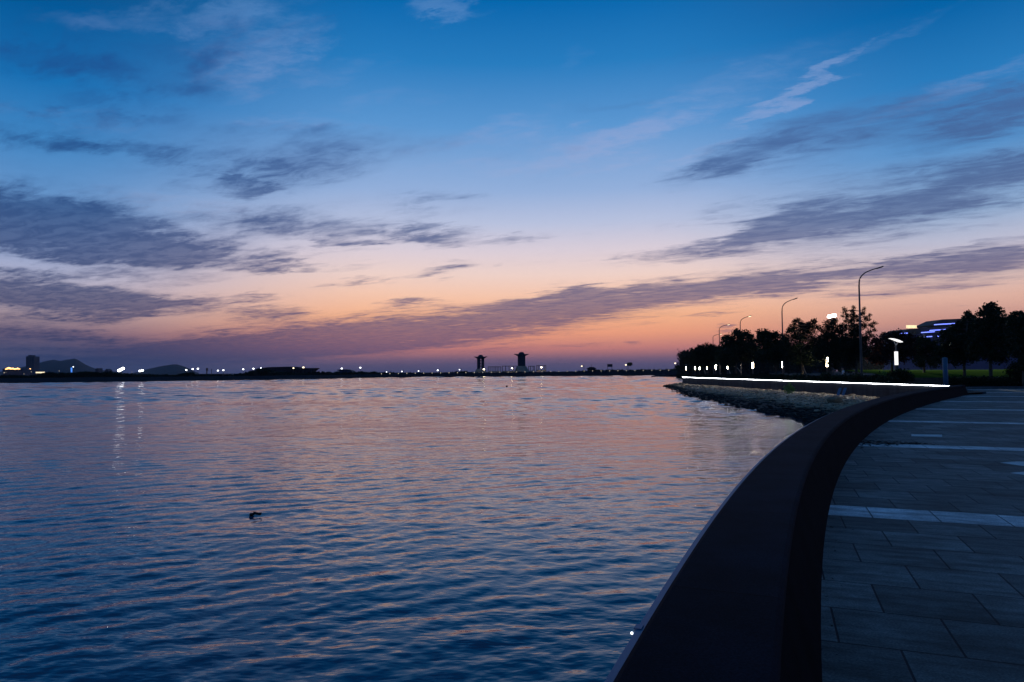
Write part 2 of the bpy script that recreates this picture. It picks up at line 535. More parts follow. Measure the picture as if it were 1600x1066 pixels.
# ------------------------------------------------------------------ mesh helper
class MB:
    def __init__(self):
        self.v, self.f = [], []

    def add(self, vs, fs):
        o = len(self.v)
        self.v += [tuple(p) for p in vs]
        self.f += [tuple(i + o for i in f) for f in fs]
        return self

    def box(self, c, s, rz=0.0):
        cx, cy, cz = c
        hx, hy, hz = s[0] / 2, s[1] / 2, s[2] / 2
        ca, sa = math.cos(rz), math.sin(rz)
        vs = []
        for z in (-hz, hz):
            for x, y in ((-hx, -hy), (hx, -hy), (hx, hy), (-hx, hy)):
                vs.append((cx + x * ca - y * sa, cy + x * sa + y * ca, cz + z))
        return self.add(vs, [(3, 2, 1, 0), (4, 5, 6, 7), (0, 1, 5, 4), (1, 2, 6, 5), (2, 3, 7, 6), (3, 0, 4, 7)])

    def tube(self, pts, rad, n=8, cap=True):
        pts = [Vector(p) for p in pts]
        if not hasattr(rad, '__len__'):
            rad = [rad] * len(pts)
        vs, fs = [], []
        for i, p in enumerate(pts):
            t = (pts[min(i + 1, len(pts) - 1)] - pts[max(i - 1, 0)]).normalized()
            a = t.cross(Vector((0, 0, 1)) if abs(t.z) < 0.95 else Vector((1, 0, 0))).normalized()
            b = t.cross(a)
            for k in range(n):
                th = 2 * math.pi * k / n
                vs.append(p + (a * math.cos(th) + b * math.sin(th)) * rad[i])
        for i in range(len(pts) - 1):
            for k in range(n):
                k2 = (k + 1) % n
                fs.append((i * n + k2, i * n + k, (i + 1) * n + k, (i + 1) * n + k2))
        if cap:
            fs.append(tuple(range(n)))
            fs.append(tuple(reversed(range((len(pts) - 1) * n, len(pts) * n))))
        return self.add(vs, fs)

    def lathe(self, c, prof, n=16):
        """profile of (radius, z) turned about a vertical axis at c"""
        vs, fs = [], []
        for r, z in prof:
            for k in range(n):
                th = 2 * math.pi * k / n
                vs.append((c[0] + r * math.cos(th), c[1] + r * math.sin(th), c[2] + z))
        for i in range(len(prof) - 1):
            for k in range(n):
                k2 = (k + 1) % n
                fs.append((i * n + k, i * n + k2, (i + 1) * n + k2, (i + 1) * n + k))
        fs.append(tuple(reversed(range(n))))
        fs.append(tuple(range((len(prof) - 1) * n, len(prof) * n)))
        return self.add(vs, fs)

    def blob(self, c, r, seed=0, amp=0.25, n=8, m=6):
        vs = [(c[0], c[1], c[2] - r[2])]
        for j in range(1, m):
            ph = math.pi * j / m
            for k in range(n):
                th = 2 * math.pi * k / n
                d = Vector((math.sin(ph) * math.cos(th), math.sin(ph) * math.sin(th), -math.cos(ph)))
                q = 1 + amp * mnoise.noise(d * 1.6 + Vector((seed * 3.1, seed * 1.7, 0)))
                vs.append((c[0] + d.x * r[0] * q, c[1] + d.y * r[1] * q, c[2] + d.z * r[2] * q))
        vs.append((c[0], c[1], c[2] + r[2]))
        fs = []
        for k in range(n):
            fs.append((0, 1 + (k + 1) % n, 1 + k))
        for j in range(m - 2):
            for k in range(n):
                a, b = 1 + j * n + k, 1 + j * n + (k + 1) % n
                fs.append((a, b, b + n, a + n))
        e = len(vs) - 1
        o = 1 + (m - 2) * n
        for k in range(n):
            fs.append((o + k, o + (k + 1) % n, e))
        return self.add(vs, fs)

    def sweep(self, path, prof, cap=True):
        """closed profile of (offset to the left, z) carried along a path of (x, y)"""
        path = [Vector((p[0], p[1])) for p in path]
        n = len(prof)
        vs, fs = [], []
        for i, p in enumerate(path):
            d1 = (path[min(i + 1, len(path) - 1)] - path[max(i - 1, 0)]).normalized()
            nn = Vector((-d1.y, d1.x))
            for o, z in prof:
                q = p + nn * o
                vs.append((q.x, q.y, z))
        for i in range(len(path) - 1):
            for k in range(n):
                k2 = (k + 1) % n
                fs.append((i * n + k, i * n + k2, (i + 1) * n + k2, (i + 1) * n + k))
        if cap:
            fs.append(tuple(reversed(range(n))))
            fs.append(tuple(range((len(path) - 1) * n, len(path) * n)))
        return self.add(vs, fs)

    def prism(self, outline, y0, y1):
        """outline of (x, z) points, extruded from y0 to y1"""
        n = len(outline)
        vs = [(x, y0, z) for x, z in outline] + [(x, y1, z) for x, z in outline]
        fs = [tuple(range(n)), tuple(reversed(range(n, 2 * n)))]
        for k in range(n):
            k2 = (k + 1) % n
            fs.append((k2, k, n + k, n + k2))
        return self.add(vs, fs)

    def build(self, name, material, parent=None, smooth=False, loc=None):
        me = bpy.data.meshes.new(name)
        vs = self.v
        if loc is not None:
            vs = [(a[0] - loc[0], a[1] - loc[1], a[2] - loc[2]) for a in vs]
        me.from_pydata(vs, [], self.f)
        if material is not None:
            me.materials.append(M[material] if isinstance(material, str) else material)
        if smooth:
            me.polygons.foreach_set('use_smooth', [True] * len(me.polygons))
        o = bpy.data.objects.new(name, me)
        COL.objects.link(o)
        if loc is not None and parent is None:
            o.location = loc
        if parent is not None:
            o.parent = parent
        return o


def tag(o, label=None, cat=None, group=None, kind=None):
    if label:
        o['label'] = label
    if cat:
        o['category'] = cat
    if group:
        o['group'] = group
    if kind:
        o['kind'] = kind
    return o


def thing(name, label, cat, loc=(0, 0, 0), group=None, rz=0.0):
    o = bpy.data.objects.new(name, None)
    COL.objects.link(o)
    o.location = loc
    o.rotation_euler = (0, 0, rz)
    return tag(o, label, cat, group)


def copy_thing(root, loc, label=None, rz=None, scale=None):
    r = root.copy()
    COL.objects.link(r)
    r.location = loc
    if label:
        r['label'] = label
    if rz is not None:
        r.rotation_euler = (0, 0, rz)
    if scale is not None:
        r.scale = scale
    for ch in list(root.children):
        c = ch.copy()
        COL.objects.link(c)
        c.parent = r
        for g in list(ch.children):
            d = g.copy()
            COL.objects.link(d)
            d.parent = c
    return r


def catmull(pts, n=10):
    pts = [Vector(p) for p in pts]
    out = []
    for i in range(len(pts) - 1):
        p0 = pts[i - 1] if i > 0 else pts[0] * 2 - pts[1]
        p1, p2 = pts[i], pts[i + 1]
        p3 = pts[i + 2] if i + 2 < len(pts) else pts[-1] * 2 - pts[-2]
        for k in range(n):
            t = k / n
            out.append(0.5 * ((2 * p1) + (p2 - p0) * t + (2 * p0 - 5 * p1 + 4 * p2 - p3) * t * t + (3 * p1 - p0 - 3 * p2 + p3) * t ** 3))
    out.append(pts[-1])
    return out


# ------------------------------------------------------------------ water and ground
def water_sheet():
    """the harbour surface: real wavelets, cells growing with distance from the quay"""
    rr = [1.6]
    while rr[-1] < 640:
        rr.append(rr[-1] + max(0.020, rr[-1] * 0.0048))
    rr = np.array(rr)
    th = np.radians(np.arange(-50, 42, 0.235))
    rg, tg = np.meshgrid(rr, th, indexing='ij')
    x = rg * np.sin(tg)
    y = rg * np.cos(tg)
    z = np.zeros_like(x)
    cell = np.maximum(rg * 0.0048, 0.02)
    rng = np.random.default_rng(5)
    # rougher and calmer lanes
    patch = np.zeros_like(x)
    for L, a in ((140, .5), (70, .4), (38, .35), (21, .3), (12, .22)):
        for _ in range(3):
            d = rng.uniform(0, 2 * math.pi)
            patch += a * np.sin((x * math.cos(d) * .55 + y * math.sin(d)) * 2 * math.pi / L + rng.uniform(0, 6.28))
    patch = np.clip(0.82 + 0.30 * patch, 0.38, 1.45)
    NC = 110
    for k in range(NC):
        lam = 1.9 * (0.11 / 1.9) ** ((k + rng.uniform(-.4, .4)) / (NC - 1))
        d = math.radians(-52) + rng.normal() * (0.50 if lam > 0.8 else 0.75)
        kx, ky = math.cos(d) * 2 * math.pi / lam, math.sin(d) * 2 * math.pi / lam
        slope = WAVE_SLOPE * math.sqrt(2.0 / NC)
        if lam > 0.7:
            slope *= 0.24
        amp = slope * lam / (2 * math.pi)
        fade = np.clip(lam / (cell * 3.2) - 0.6, 0, 1)
        # wave groups: each train waxes and wanes
        g = 0.6 + 0.6 * np.sin(x * rng.normal() * 0.5 / lam + y * rng.normal() * 0.5 / lam + rng.uniform(0, 6.28))
        z += amp * fade * g * np.sin(kx * x + ky * y + rng.uniform(0, 6.28))
    # farther out the wavelets lengthen with distance and keep their steepness
    lr = np.log(rg)
    wf = np.clip((rg - 16) / 50, 0, 1)
    wf = wf * wf * (3 - 2 * wf)
    NF = 40
    for k in range(NF):
        lam = rng.uniform(0.017, 0.046)
        d = math.radians(96) + rng.normal() * 0.55
        slope = WAVE_SLOPE * FAR_STEEP * math.sqrt(2.0 / NF)
        g = 0.6 + 0.6 * np.sin(lr * rng.normal() * 9 + tg * rng.normal() * 30 + rng.uniform(0, 6.28))
        ph = (math.sin(d) * lr + math.cos(d) * tg) * 2 * math.pi / lam
        z += slope * lam * rg / (2 * math.pi) * wf * g * np.sin(ph + rng.uniform(0, 6.28))
    z = z * patch + ZW
    n0, n1 = x.shape
    v = np.stack([x, y, z], axis=-1).reshape(-1, 3).astype(np.float32)
    idx = np.arange(n0 * n1).reshape(n0, n1)
    q = np.stack([idx[:-1, :-1], idx[:-1, 1:], idx[1:, 1:], idx[1:, :-1]], axis=-1).reshape(-1, 4)[:, ::-1]
    me = bpy.data.meshes.new('water')
    me.vertices.add(len(v))
    me.vertices.foreach_set('co', v.ravel())
    me.loops.add(q.size)
    me.loops.foreach_set('vertex_index', q.ravel().astype(np.int32))
    me.polygons.add(len(q))
    me.polygons.foreach_set('loop_start', np.arange(0, q.size, 4, dtype=np.int32))
    me.polygons.foreach_set('loop_total', np.full(len(q), 4, dtype=np.int32))
    me.polygons.foreach_set('use_smooth', np.ones(len(q), dtype=bool))
    me.update()
    me.materials.append(M['water'])
    o = bpy.data.objects.new('water', me)
    COL.objects.link(o)
    return tag(o, kind='structure')


WAVE_SLOPE = 0.118
FAR_STEEP = 0.92
water_sheet()
o = MB().add([(-7000, -60, ZW - .3), (7000, -60, ZW - .3), (7000, 9000, ZW - .3), (-7000, 9000, ZW - .3)], [(0, 1, 2, 3)]).build('water', 'water')
tag(o, kind='structure')
o = MB().add([(-9000, -200, -8), (9000, -200, -8), (9000, 12000, -8), (-9000, 12000, -8)], [(0, 1, 2, 3)]).build('ground', 'soil')
tag(o, kind='structure')

BASE_PX = [(1281, 1066), (1284, 906), (1290, 862), (1304, 794), (1341, 694), (1405, 648), (1455, 630), (1517, 617)]
bpts = [(-1.75, -6.0), (-0.92, -3.0)] + [tuple(at_z(u, v, 0).xy) for u, v in BASE_PX]
_bx = np.array([p[0] for p in bpts])
_by = np.array([p[1] for p in bpts])
_co = np.polyfit(_by, _bx, 3, w=1.0 / np.maximum(np.abs(_by), 3.0))
print('parapet fit', np.round(_by, 2), np.round(_bx - np.polyval(_co, _by), 3))
_yy = np.concatenate([np.arange(-6, 14, 0.45), np.linspace(14, _by[-1], 42)])
BASE = [(float(np.polyval(_co, y)), float(y)) for y in _yy]

KERB = [(30.2, 43.6), (33.5, 51.0), (38, 54.8), (48, 54), (75, 48), (140, 36)]
mb = MB()
n = len(BASE)
vs = [(x, y, 0) for x, y in BASE]
right_pts = [(140, -6 + (36 + 6) * i / (n - 1), 0) for i in range(n)]
# the promenade: fan of quads between the foot of the parapet and the far side, then the part up to the kerb
kk = catmull([Vector((*k, 0)) for k in KERB], 4)
poly = vs + [(p.x, p.y, 0) for p in kk] + [(140, -6, 0)]
mb.add(poly, [tuple(range(len(poly)))])
tag(mb.build('promenade', 'paving'), kind='structure')
mb = MB().sweep([(p.x, p.y) for p in kk], [(-0.0, -0.2), (-0.0, 0.14), (0.02, 0.16), (0.16, 0.16), (0.18, 0.14), (0.18, -0.2)])
tag(mb.build('kerb', 'kerb'), kind='structure')

# park ground behind the sea wall and the kerb
park = [(27.2, 41.9, .1), (29.8, 43.7, .1)] + [(p.x - 0.15 if p.y < 53 else p.x, p.y + 0.12, .1) for p in kk] + [(700, 36, .1), (700, 128, .1), (60, 125.6, .1), (40, 122.6, .1), (32, 118.6, .1), (28.5, 113.6, .1), (27.2, 108, .1)]
tag(MB().add(park, [tuple(range(len(park)))]).build('ground', 'soil'), kind='structure')
inland = [(60, 125.6, .06), (700, 127, .06), (900, 900, .06), (260, 700, .06), (120, 330, .06)]
tag(MB().add(inland, [tuple(range(len(inland)))]).build('ground', 'soil'), kind='structure')

# ------------------------------------------------------------------ parapet beside the promenade
par = [(0.0, -0.15), (0.0, 0.0), (0.165, 0.555), (0.175, 0.585), (0.205, 0.60), (0.625, 0.60), (0.645, 0.585), (0.65, 0.56), (0.65, -4.0), (0.0, -4.0)]
root = thing('parapet', 'low dark granite parapet curving along the paved promenade beside the water', 'wall')
body = MB().sweep(BASE, [(0.0, -0.15), (0.0, 0.0), (0.165, 0.555), (0.63, 0.555), (0.65, 0.50), (0.65, -4.0), (0.0, -4.0)])
body.build('wall_face', 'stone_shaded', root)
cp = MB().sweep(BASE, [(0.150, 0.550), (0.155, 0.585), (0.175, 0.602), (0.63, 0.600), (0.652, 0.585), (0.655, 0.550)])
co = cp.build('coping', 'stone_dark', root)
at = co.data.attributes.new('along', 'FLOAT', 'POINT')
acc, run = [], 0.0
for i in range(len(BASE)):
    if i:
        run += math.dist(BASE[i], BASE[i - 1])
    acc += [run] * 6
at.data.foreach_set('value', acc)
ch = MB().sweep(BASE, [(0.652, 0.535), (0.652, 0.575), (0.685, 0.575), (0.685, 0.535)]).build('light_channel', 'channel', root)
# glowing dot painted in for a glint, and a clip, on the nearest length of the channel
pd = at_z(1003, 983, 0.57)
bi = min(range(1, len(BASE) - 1), key=lambda i: (Vector(BASE[i]) - pd.xy).length)
dirv = (Vector(BASE[bi + 1]) - Vector(BASE[bi - 1])).normalized()
ang = math.atan2(dirv.y, dirv.x)
nl = Vector((-dirv.y, dirv.x))
MB().box((pd.x + nl.x * 0.012, pd.y + nl.y * 0.012, 0.562), (0.05, 0.03, 0.035), ang).build('clip', 'channel', ch)
MB().blob((pd.x + nl.x * 0.036 - 0.01, pd.y + nl.y * 0.036 - 0.03, 0.560), (0.006, 0.006, 0.006), 0, 0.0).build('glint', 'glint_dot', ch)

# far sea wall with the lit strip
WALL = [(27.25, 41.4), (27.25, 50), (27.25, 60), (27.25, 75), (27.25, 90), (27.25, 104), (27.6, 109), (29.0, 114), (32.4, 119), (40, 123), (60, 126), (110, 135)]
root = thing('sea_wall', 'concrete sea wall with a glowing white light strip along its top edge', 'wall')
MB().sweep(WALL, [(0.0, -2.0), (0.0, 0.575), (0.02, 0.59), (0.43, 0.59), (0.45, 0.575), (0.45, -2.0)]).build('wall_face', 'concrete', root)
MB().sweep(WALL[:8], [(0.452, 0.548), (0.452, 0.578), (0.478, 0.578), (0.478, 0.548)]).build('light_strip', 'strip', root)

# rocky bank in front of the sea wall
UP = [(9.5, 18), (14.5, 25), (20, 32.5), (26.9, 41), (26.9, 50), (26.9, 65), (26.9, 85), (26.9, 105), (29, 114.5), (34, 120.5), (60, 127), (110, 136)]
LO = [(8.6, 19)] + [tuple(at_z(u, v, ZW).xy) for u, v in ((1285, 664), (1262, 657), (1220, 649), (1180, 641), (1110, 627), (1070, 617), (1041, 603.5))]
LO = LO[:1] + [(12.2, 27.0)] + LO[2:] + [(31, 127), (44, 134), (70, 140), (110, 150)]
up = catmull([Vector((*p, 0)) for p in UP], 16)
lo = catmull([Vector((*p, 0)) for p in LO], 16)
NU = min(len(up), len(lo))
up = [up[int(i * (len(up) - 1) / (NU - 1))] for i in range(NU)]
lo = [lo[int(i * (len(lo) - 1) / (NU - 1))] for i in range(NU)]
NT_ = 22


def bank_pt(i, t):
    a, b = up[i], lo[i]
    p = a.lerp(b, t)
    z = -0.42 + (ZW + 0.02 + 0.42) * t
    if t > 1:
        z -= (t - 1) * 3
    return Vector((p.x, p.y, z))


vs, fs = [], []
for i in range(NU):
    for j in range(NT_):
        t = j / (NT_ - 1) * 1.18
        p = bank_pt(i, t)
        p.z += 0.04 * mnoise.noise(p * 0.9) + 0.03 * mnoise.noise(p * 2.7)
        vs.append(p)
for i in range(NU - 1):
    for j in range(NT_ - 1):
        a = i * NT_ + j
        fs.append((a, a + NT_, a + NT_ + 1, a + 1))
tag(MB().add(vs, fs).build('shore', 'rock', smooth=True), kind='structure')
mb = MB()
ico_n = 0
for _ in range(9000):
    i = min(NU - 1, int(random.random() ** 1.2 * NU * 0.86))
    t = random.random() * 1.06
    p = bank_pt(i, t) + Vector((random.uniform(-.5, .5), random.uniform(-.5, .5), 0))
    if p.x > 26.7 and p.y < 108:
        continue
    s = random.choice((.07, .08, .09, .10, .11, .13, .15, .18)) * random.uniform(.8, 1.3)
    p.z += s * random.uniform(-0.35, 0.05)
    mb.blob(p, (s * random.uniform(.8, 1.4), s * random.uniform(.8, 1.4), s * random.uniform(.45, .8)), random.random() * 50, 0.7, 6, 4)
tag(mb.build('rubble', 'rock'), 'lamplit and weedy stones heaped on the bank below the lit sea wall', 'stones', kind='stuff')

# sandstone block, blue boards, weed on the bank
p = at_y(1304, 622, 47)
root = MB().blob((0, 0, 0), (.55, .42, .30), 4, .35, 10, 7).build('boulder', 'block')
root.location = (p.x, p.y, p.z - 0.16)
tag(root, 'tan angular boulder on the stony bank beside the blue boards', 'boulder')
p = at_y(1313, 611, 50.0)
for k, du in enumerate((-4, 4)):
    q = at_y(1313 + du, 618, 50.0)
    e = at_y(1317 + du, 606, 50.6)
    d = e - q
    bm = MB()
    side = Vector((0.10, 0, 0))
    th = Vector((0, 0.02, 0.0))
    vv = [q - side - th, q + side - th, e + side - th, e - side - th, q - side + th, q + side + th, e + side + th, e - side + th]
    bm.add(vv, [(0, 1, 2, 3), (7, 6, 5, 4), (0, 4, 5, 1), (1, 5, 6, 2), (2, 6, 7, 3), (3, 7, 4, 0)])
    o = bm.build('board', 'board', loc=q)
    tag(o, ['blue board leaning on the sea wall, nearer the weed', 'blue board leaning on the sea wall, farther from the weed'][k], 'board', 'blue boards leaning on the sea wall')


# ------------------------------------------------------------------ foliage
DENS = 4.2


def leaf_mesh(name, lobes, material, parent=None, leaf=0.2, clump=0.3, dens=34, per=7, flat=1.0, aspect=0.55, seed=0, loc=None):
    rng = np.random.default_rng(seed + 100)
    cs, sp = [], []
    for (c, r) in lobes:
        k = (9 if r < 0.3 else 14) + int(dens * DENS * r * r)
        d = rng.normal(size=(k, 3))
        d /= np.linalg.norm(d, axis=1)[:, None]
        rad = r * rng.uniform(0.25, 1.0, size=(k, 1)) ** 0.55
        q = d * rad
        q[:, 2] *= flat
        cs.append(q + np.array(c)[None, :])
        sp.append(np.full((k, 1), min(clump, r * .8)))
    cs = np.concatenate(cs)
    sp = np.repeat(np.concatenate(sp), per, axis=0)
    c = np.repeat(cs, per, axis=0) + rng.normal(size=(len(cs) * per, 3)) * sp * 0.5
    k = len(c)
    a = rng.normal(size=(k, 3))
    a /= np.linalg.norm(a, axis=1)[:, None]
    b = rng.normal(size=(k, 3))
    b -= a * (a * b).sum(1)[:, None]
    b /= np.linalg.norm(b, axis=1)[:, None]
    s = np.minimum(leaf, sp * 1.3) * rng.uniform(0.6, 1.3, size=(k, 1))
    a = a * s * 0.5
    b = b * s * 0.5 * aspect
    v = np.stack([c - a, c + b, c + a, c - b], axis=1).reshape(-1, 3)
    if loc is not None:
        v = v - np.array(loc)[None, :]
    me = bpy.data.meshes.new(name)
    me.vertices.add(len(v))
    me.vertices.foreach_set('co', v.ravel().astype(np.float32))
    me.loops.add(len(v))
    me.loops.foreach_set('vertex_index', np.arange(len(v), dtype=np.int32))
    me.polygons.add(k)
    me.polygons.foreach_set('loop_start', np.arange(0, 4 * k, 4, dtype=np.int32))
    me.polygons.foreach_set('loop_total', np.full(k, 4, dtype=np.int32))
    me.update()
    me.materials.append(M[material] if isinstance(material, str) else material)
    o = bpy.data.objects.new(name, me)
    COL.objects.link(o)
    if parent is not None:
        o.parent = parent
    elif loc is not None:
        o.location = loc
    return o


_ts = [0]


def tree(name, label, Y, lobes_px, base_u, material, ground=0.1, trunk_r=0.16, leaf=0.22, clump=0.34, dens=30, group=None, cat='tree', lean=0.0, flat=0.85):
    _ts[0] += 1
    rnd = random.Random(_ts[0])
    base = at_y(base_u, hor(base_u), Y)
    base.z = ground
    root = thing(name, label, cat, base, group)
    lobes = []
    for (u, v, r) in lobes_px:
        if base_u < 1235 and v > 556:
            v -= 7
        yy = Y + rnd.uniform(-1.2, 1.2)
        p = at_y(u, v, yy)
        c_, r_ = p - base, r * yy / F
        lobes.append((c_, r_))
        for _ in range(4 if r > 7 else (2 if r > 4.5 else 0)):
            th, ph = rnd.uniform(0, 6.28), rnd.uniform(0.5 if material == 'needle' else -0.1, 1.45)
            q = r_ * rnd.uniform(.85, 1.25)
            lobes.append((c_ + Vector((math.cos(th) * math.cos(ph) * q, math.sin(th) * math.cos(ph) * q, math.sin(ph) * q)), max(.12, r_ * .28)))
    top = max(lobes, key=lambda q: q[0].z)[0]
    tr = MB()
    spine = [Vector((0, 0, -0.1)), Vector((lean * .3, 0, top.z * .25)), Vector((top.x * .4 + lean * .3, top.y * .3, top.z * .55)), Vector((top.x * .85, top.y * .8, top.z * .82)), top]
    spine = catmull(spine, 4)
    rr = [trunk_r * (1 - 0.85 * i / (len(spine) - 1)) for i in range(len(spine))]
    tr.tube(spine, rr, 7)
    for c, r in lobes:
        cand = [s for s in spine if s.z < c.z - 0.1 * r] or [spine[1]]
        s = min(cand, key=lambda q: (q - c).length + 0.35 * abs(c.z - q.z))
        mid_ = s.lerp(c, .55) + Vector((rnd.uniform(-.15, .15), rnd.uniform(-.15, .15), -0.08 * (c - s).length))
        tr.tube([s, mid_, c], [trunk_r * .34, trunk_r * .24, trunk_r * .08], 5)
    tr.build('trunk', 'bark', root, smooth=True)
    leaf_mesh('crown', lobes, material, root, leaf, clump, dens, 7, flat, 0.55 if material != 'needle' else 0.3, seed=_ts[0])
    return root


PINE = 'trees along the promenade'
tree('pine_tree', 'dark pine at the far tip of the bank, lowest and leftmost of the row', 112,
     [(1086, 560, 8), (1095, 549, 8), (1105, 544, 7), (1114, 548, 8), (1098, 562, 11), (1118, 562, 11), (1088, 569, 8), (1124, 553, 8), (1075, 570, 5), (1082, 573, 6), (1108, 556, 9), (1112, 572, 9), (1098, 572, 9)],
     1106, 'needle', leaf=.34, clump=.5, dens=22, group=PINE)
tree('broadleaf_tree', 'rounded broadleaf tree just behind the farther unlit street lamps, second from the far tip', 104,
     [(1150, 520, 5), (1156, 524, 6), (1166, 521, 5), (1171, 525, 4), (1141, 530, 7), (1133, 529, 4), (1158, 536, 9), (1174, 533, 6), (1135, 542, 8), (1150, 548, 12), (1168, 550, 11), (1180, 545, 7), (1127, 545, 5), (1140, 558, 11), (1160, 562, 11), (1178, 560, 9), (1128, 560, 9), (1172, 541, 6)],
     1150, 'leaf', leaf=.34, clump=.5, dens=24, group=PINE)
tree('broadleaf_tree', 'broadleaf tree with a bare twig at its top, left of the slim street lamp', 94,
     [(1190, 522, 6), (1196, 519, 4), (1200, 528, 8), (1212, 524, 5), (1188, 534, 8), (1205, 540, 12), (1220, 532, 7), (1226, 540, 8), (1195, 552, 11), (1215, 552, 12), (1230, 550, 9), (1210, 565, 11), (1190, 565, 8), (1228, 563, 9)],
     1212, 'leaf', leaf=.32, clump=.45, dens=24, group=PINE)
tree('pine_tree', 'dark pine with two pointed tops right of the slim street lamp', 82,
     [(1242, 502, 3.5), (1247, 500, 3), (1251, 504, 3.5), (1240, 510, 5), (1252, 512, 6), (1255, 520, 9), (1242, 525, 9), (1262, 507, 4), (1272, 502, 4), (1268, 509, 6), (1265, 520, 9), (1235, 517, 5), (1240, 540, 12), (1258, 540, 13), (1275, 535, 11), (1245, 560, 12), (1265, 560, 12), (1279, 512, 4), (1228, 530, 7)],
     1254, 'needle', leaf=.30, clump=.42, dens=26, group=PINE)
tree('pine_tree', 'dark pine standing in front of the bright floodlight', 77,
     [(1293, 507, 5), (1300, 504, 5), (1306, 502, 3.5), (1290, 517, 9), (1304, 514, 7), (1314, 510, 4), (1311, 517, 6), (1300, 530, 12), (1285, 533, 10), (1316, 530, 10), (1290, 550, 13), (1310, 550, 13), (1300, 566, 12), (1280, 555, 10), (1298, 540, 14), (1283, 546, 12), (1314, 545, 13)],
     1296, 'needle', leaf=.28, clump=.42, dens=26, group=PINE)
tree('pine_tree', 'tallest pine with open tufted branches beside the tallest street lamp', 72,
     [(1319, 483, 2.6), (1333, 480.5, 2.6), (1321, 488, 3.2), (1332, 487, 3.2), (1317, 494, 2.4), (1326, 494, 4), (1335, 494, 4), (1322, 501, 3.2), (1331, 503, 5), (1341, 500, 3.6), (1350, 483, 2.6), (1348, 490, 3.6), (1353, 497, 3.2), (1359, 493, 2.6), (1357, 499, 2.8), (1366, 505, 2.8), (1361, 509, 3.4), (1351, 508, 4), (1366, 516, 2.8), (1357, 519, 4), (1362, 525, 3.2), (1343, 512, 6), (1333, 514, 7), (1322, 512, 5), (1330, 530, 10), (1345, 535, 9), (1325, 550, 11), (1340, 555, 11), (1352, 530, 5), (1328, 566, 10), (1332, 546, 13), (1348, 550, 11), (1320, 540, 12), (1340, 525, 8)],
     1338, 'needle', leaf=.24, clump=.30, dens=46, group=PINE)
tree('ornamental_tree', 'dark red-leaved tree behind the white column lamp', 78,
     [(1370, 535, 8), (1385, 528, 8), (1400, 526, 9), (1375, 548, 11), (1392, 545, 11), (1380, 562, 10), (1365, 560, 9), (1410, 540, 11), (1421, 530, 8), (1405, 558, 11), (1420, 550, 10)],
     1394, 'redleaf', leaf=.28, clump=.42, dens=26, group=PINE, ground=.9)
tree('broadleaf_tree', 'green broadleaf tree below the blue-lit building', 82,
     [(1430, 538, 9), (1442, 532, 8), (1455, 540, 9), (1432, 552, 11), (1450, 553, 12), (1440, 566, 9), (1465, 552, 11), (1460, 566, 9)],
     1444, 'leaf', leaf=.28, clump=.42, dens=26, group=PINE, ground=.9)
tree('broadleaf_tree', 'dark broadleaf tree with a small knob of leaves on top, hiding the building corner', 70,
     [(1512, 490, 4), (1515, 494, 4), (1508, 497, 4), (1519, 500, 6), (1480, 528, 11), (1490, 542, 14), (1500, 516, 12), (1510, 535, 15), (1475, 550, 11), (1495, 560, 12), (1520, 520, 14), (1508, 505, 7), (1515, 555, 13), (1488, 520, 8)],
     1507, 'leaf', leaf=.26, clump=.40, dens=30, group=PINE, ground=.7)
tree('broadleaf_tree', 'tall broad-crowned tree, highest crown at the right of the park', 62,
     [(1542, 483, 6), (1552, 480, 6), (1561, 487, 6), (1533, 491, 5), (1548, 494, 10), (1565, 500, 8), (1530, 507, 9), (1550, 510, 13), (1570, 514, 10), (1540, 528, 14), (1560, 533, 14), (1528, 543, 13), (1575, 543, 12), (1545, 553, 13), (1562, 557, 12)],
     1548, 'leaf', leaf=.25, clump=.38, dens=32, group=PINE, ground=.7)
tree('broadleaf_tree', 'dense dark tree cut by the right edge of the picture', 55,
     [(1587, 491, 4), (1580, 497, 5), (1595, 493, 5), (1604, 499, 7), (1585, 508, 9), (1600, 514, 11), (1588, 528, 12), (1605, 533, 13), (1590, 550, 12), (1608, 558, 14), (1597, 572, 9), (1618, 520, 14), (1622, 545, 14)],
     1600, 'leaf', leaf=.24, clump=.36, dens=34, group=PINE, ground=.4)

# dark woodland further inland, behind the individual trees
lob = []
rnd = random.Random(3)
for u in range(1070, 1660, 7):
    Y = 300 + rnd.uniform(-8, 8)
    vt = 552 + rnd.uniform(-4, 4) - (6 if u > 1200 else 0)
    for v in (vt + 6, vt + 16, vt + 25):
        p = at_y(u + rnd.uniform(-3, 3), v, Y)
        lob.append((p, rnd.uniform(1.9, 2.9)))
o = leaf_mesh('woodland', lob, 'leaf', leaf=1.2, clump=1.3, dens=3, per=6, seed=5)
tag(o, 'dark mass of trees far inland behind the park lamps', 'woodland', kind='stuff')

# young trees, their lit look put into the bark colour (slender leaning stems near the wall)
def stem(px, Y, label, r=0.07):
    pts = [at_y(u, v, Y) for u, v in px]
    mb = MB().tube(catmull(pts, 4), [r * (1 - .5 * i / (4 * (len(pts) - 1))) for i in range(4 * (len(pts) - 1) + 1)], 7)
    root = thing('young_tree', label, 'tree', pts[0])
    mb.v = [tuple(Vector(q) - pts[0]) for q in mb.v]
    mb.build('trunk', 'lit_bark', root, smooth=True)
    c = pts[-1] - pts[0]
    leaf_mesh('crown', [(c + Vector((0, 0, .5)), 1.0), (c + Vector((.8, .3, .9)), .9), (c + Vector((-.8, -.2, .8)), .9), (c + Vector((0, .4, 1.5)), 1.0)], 'leaf', root, .26, .4, 26, 7, .8, seed=int(px[0][0]))
    return root


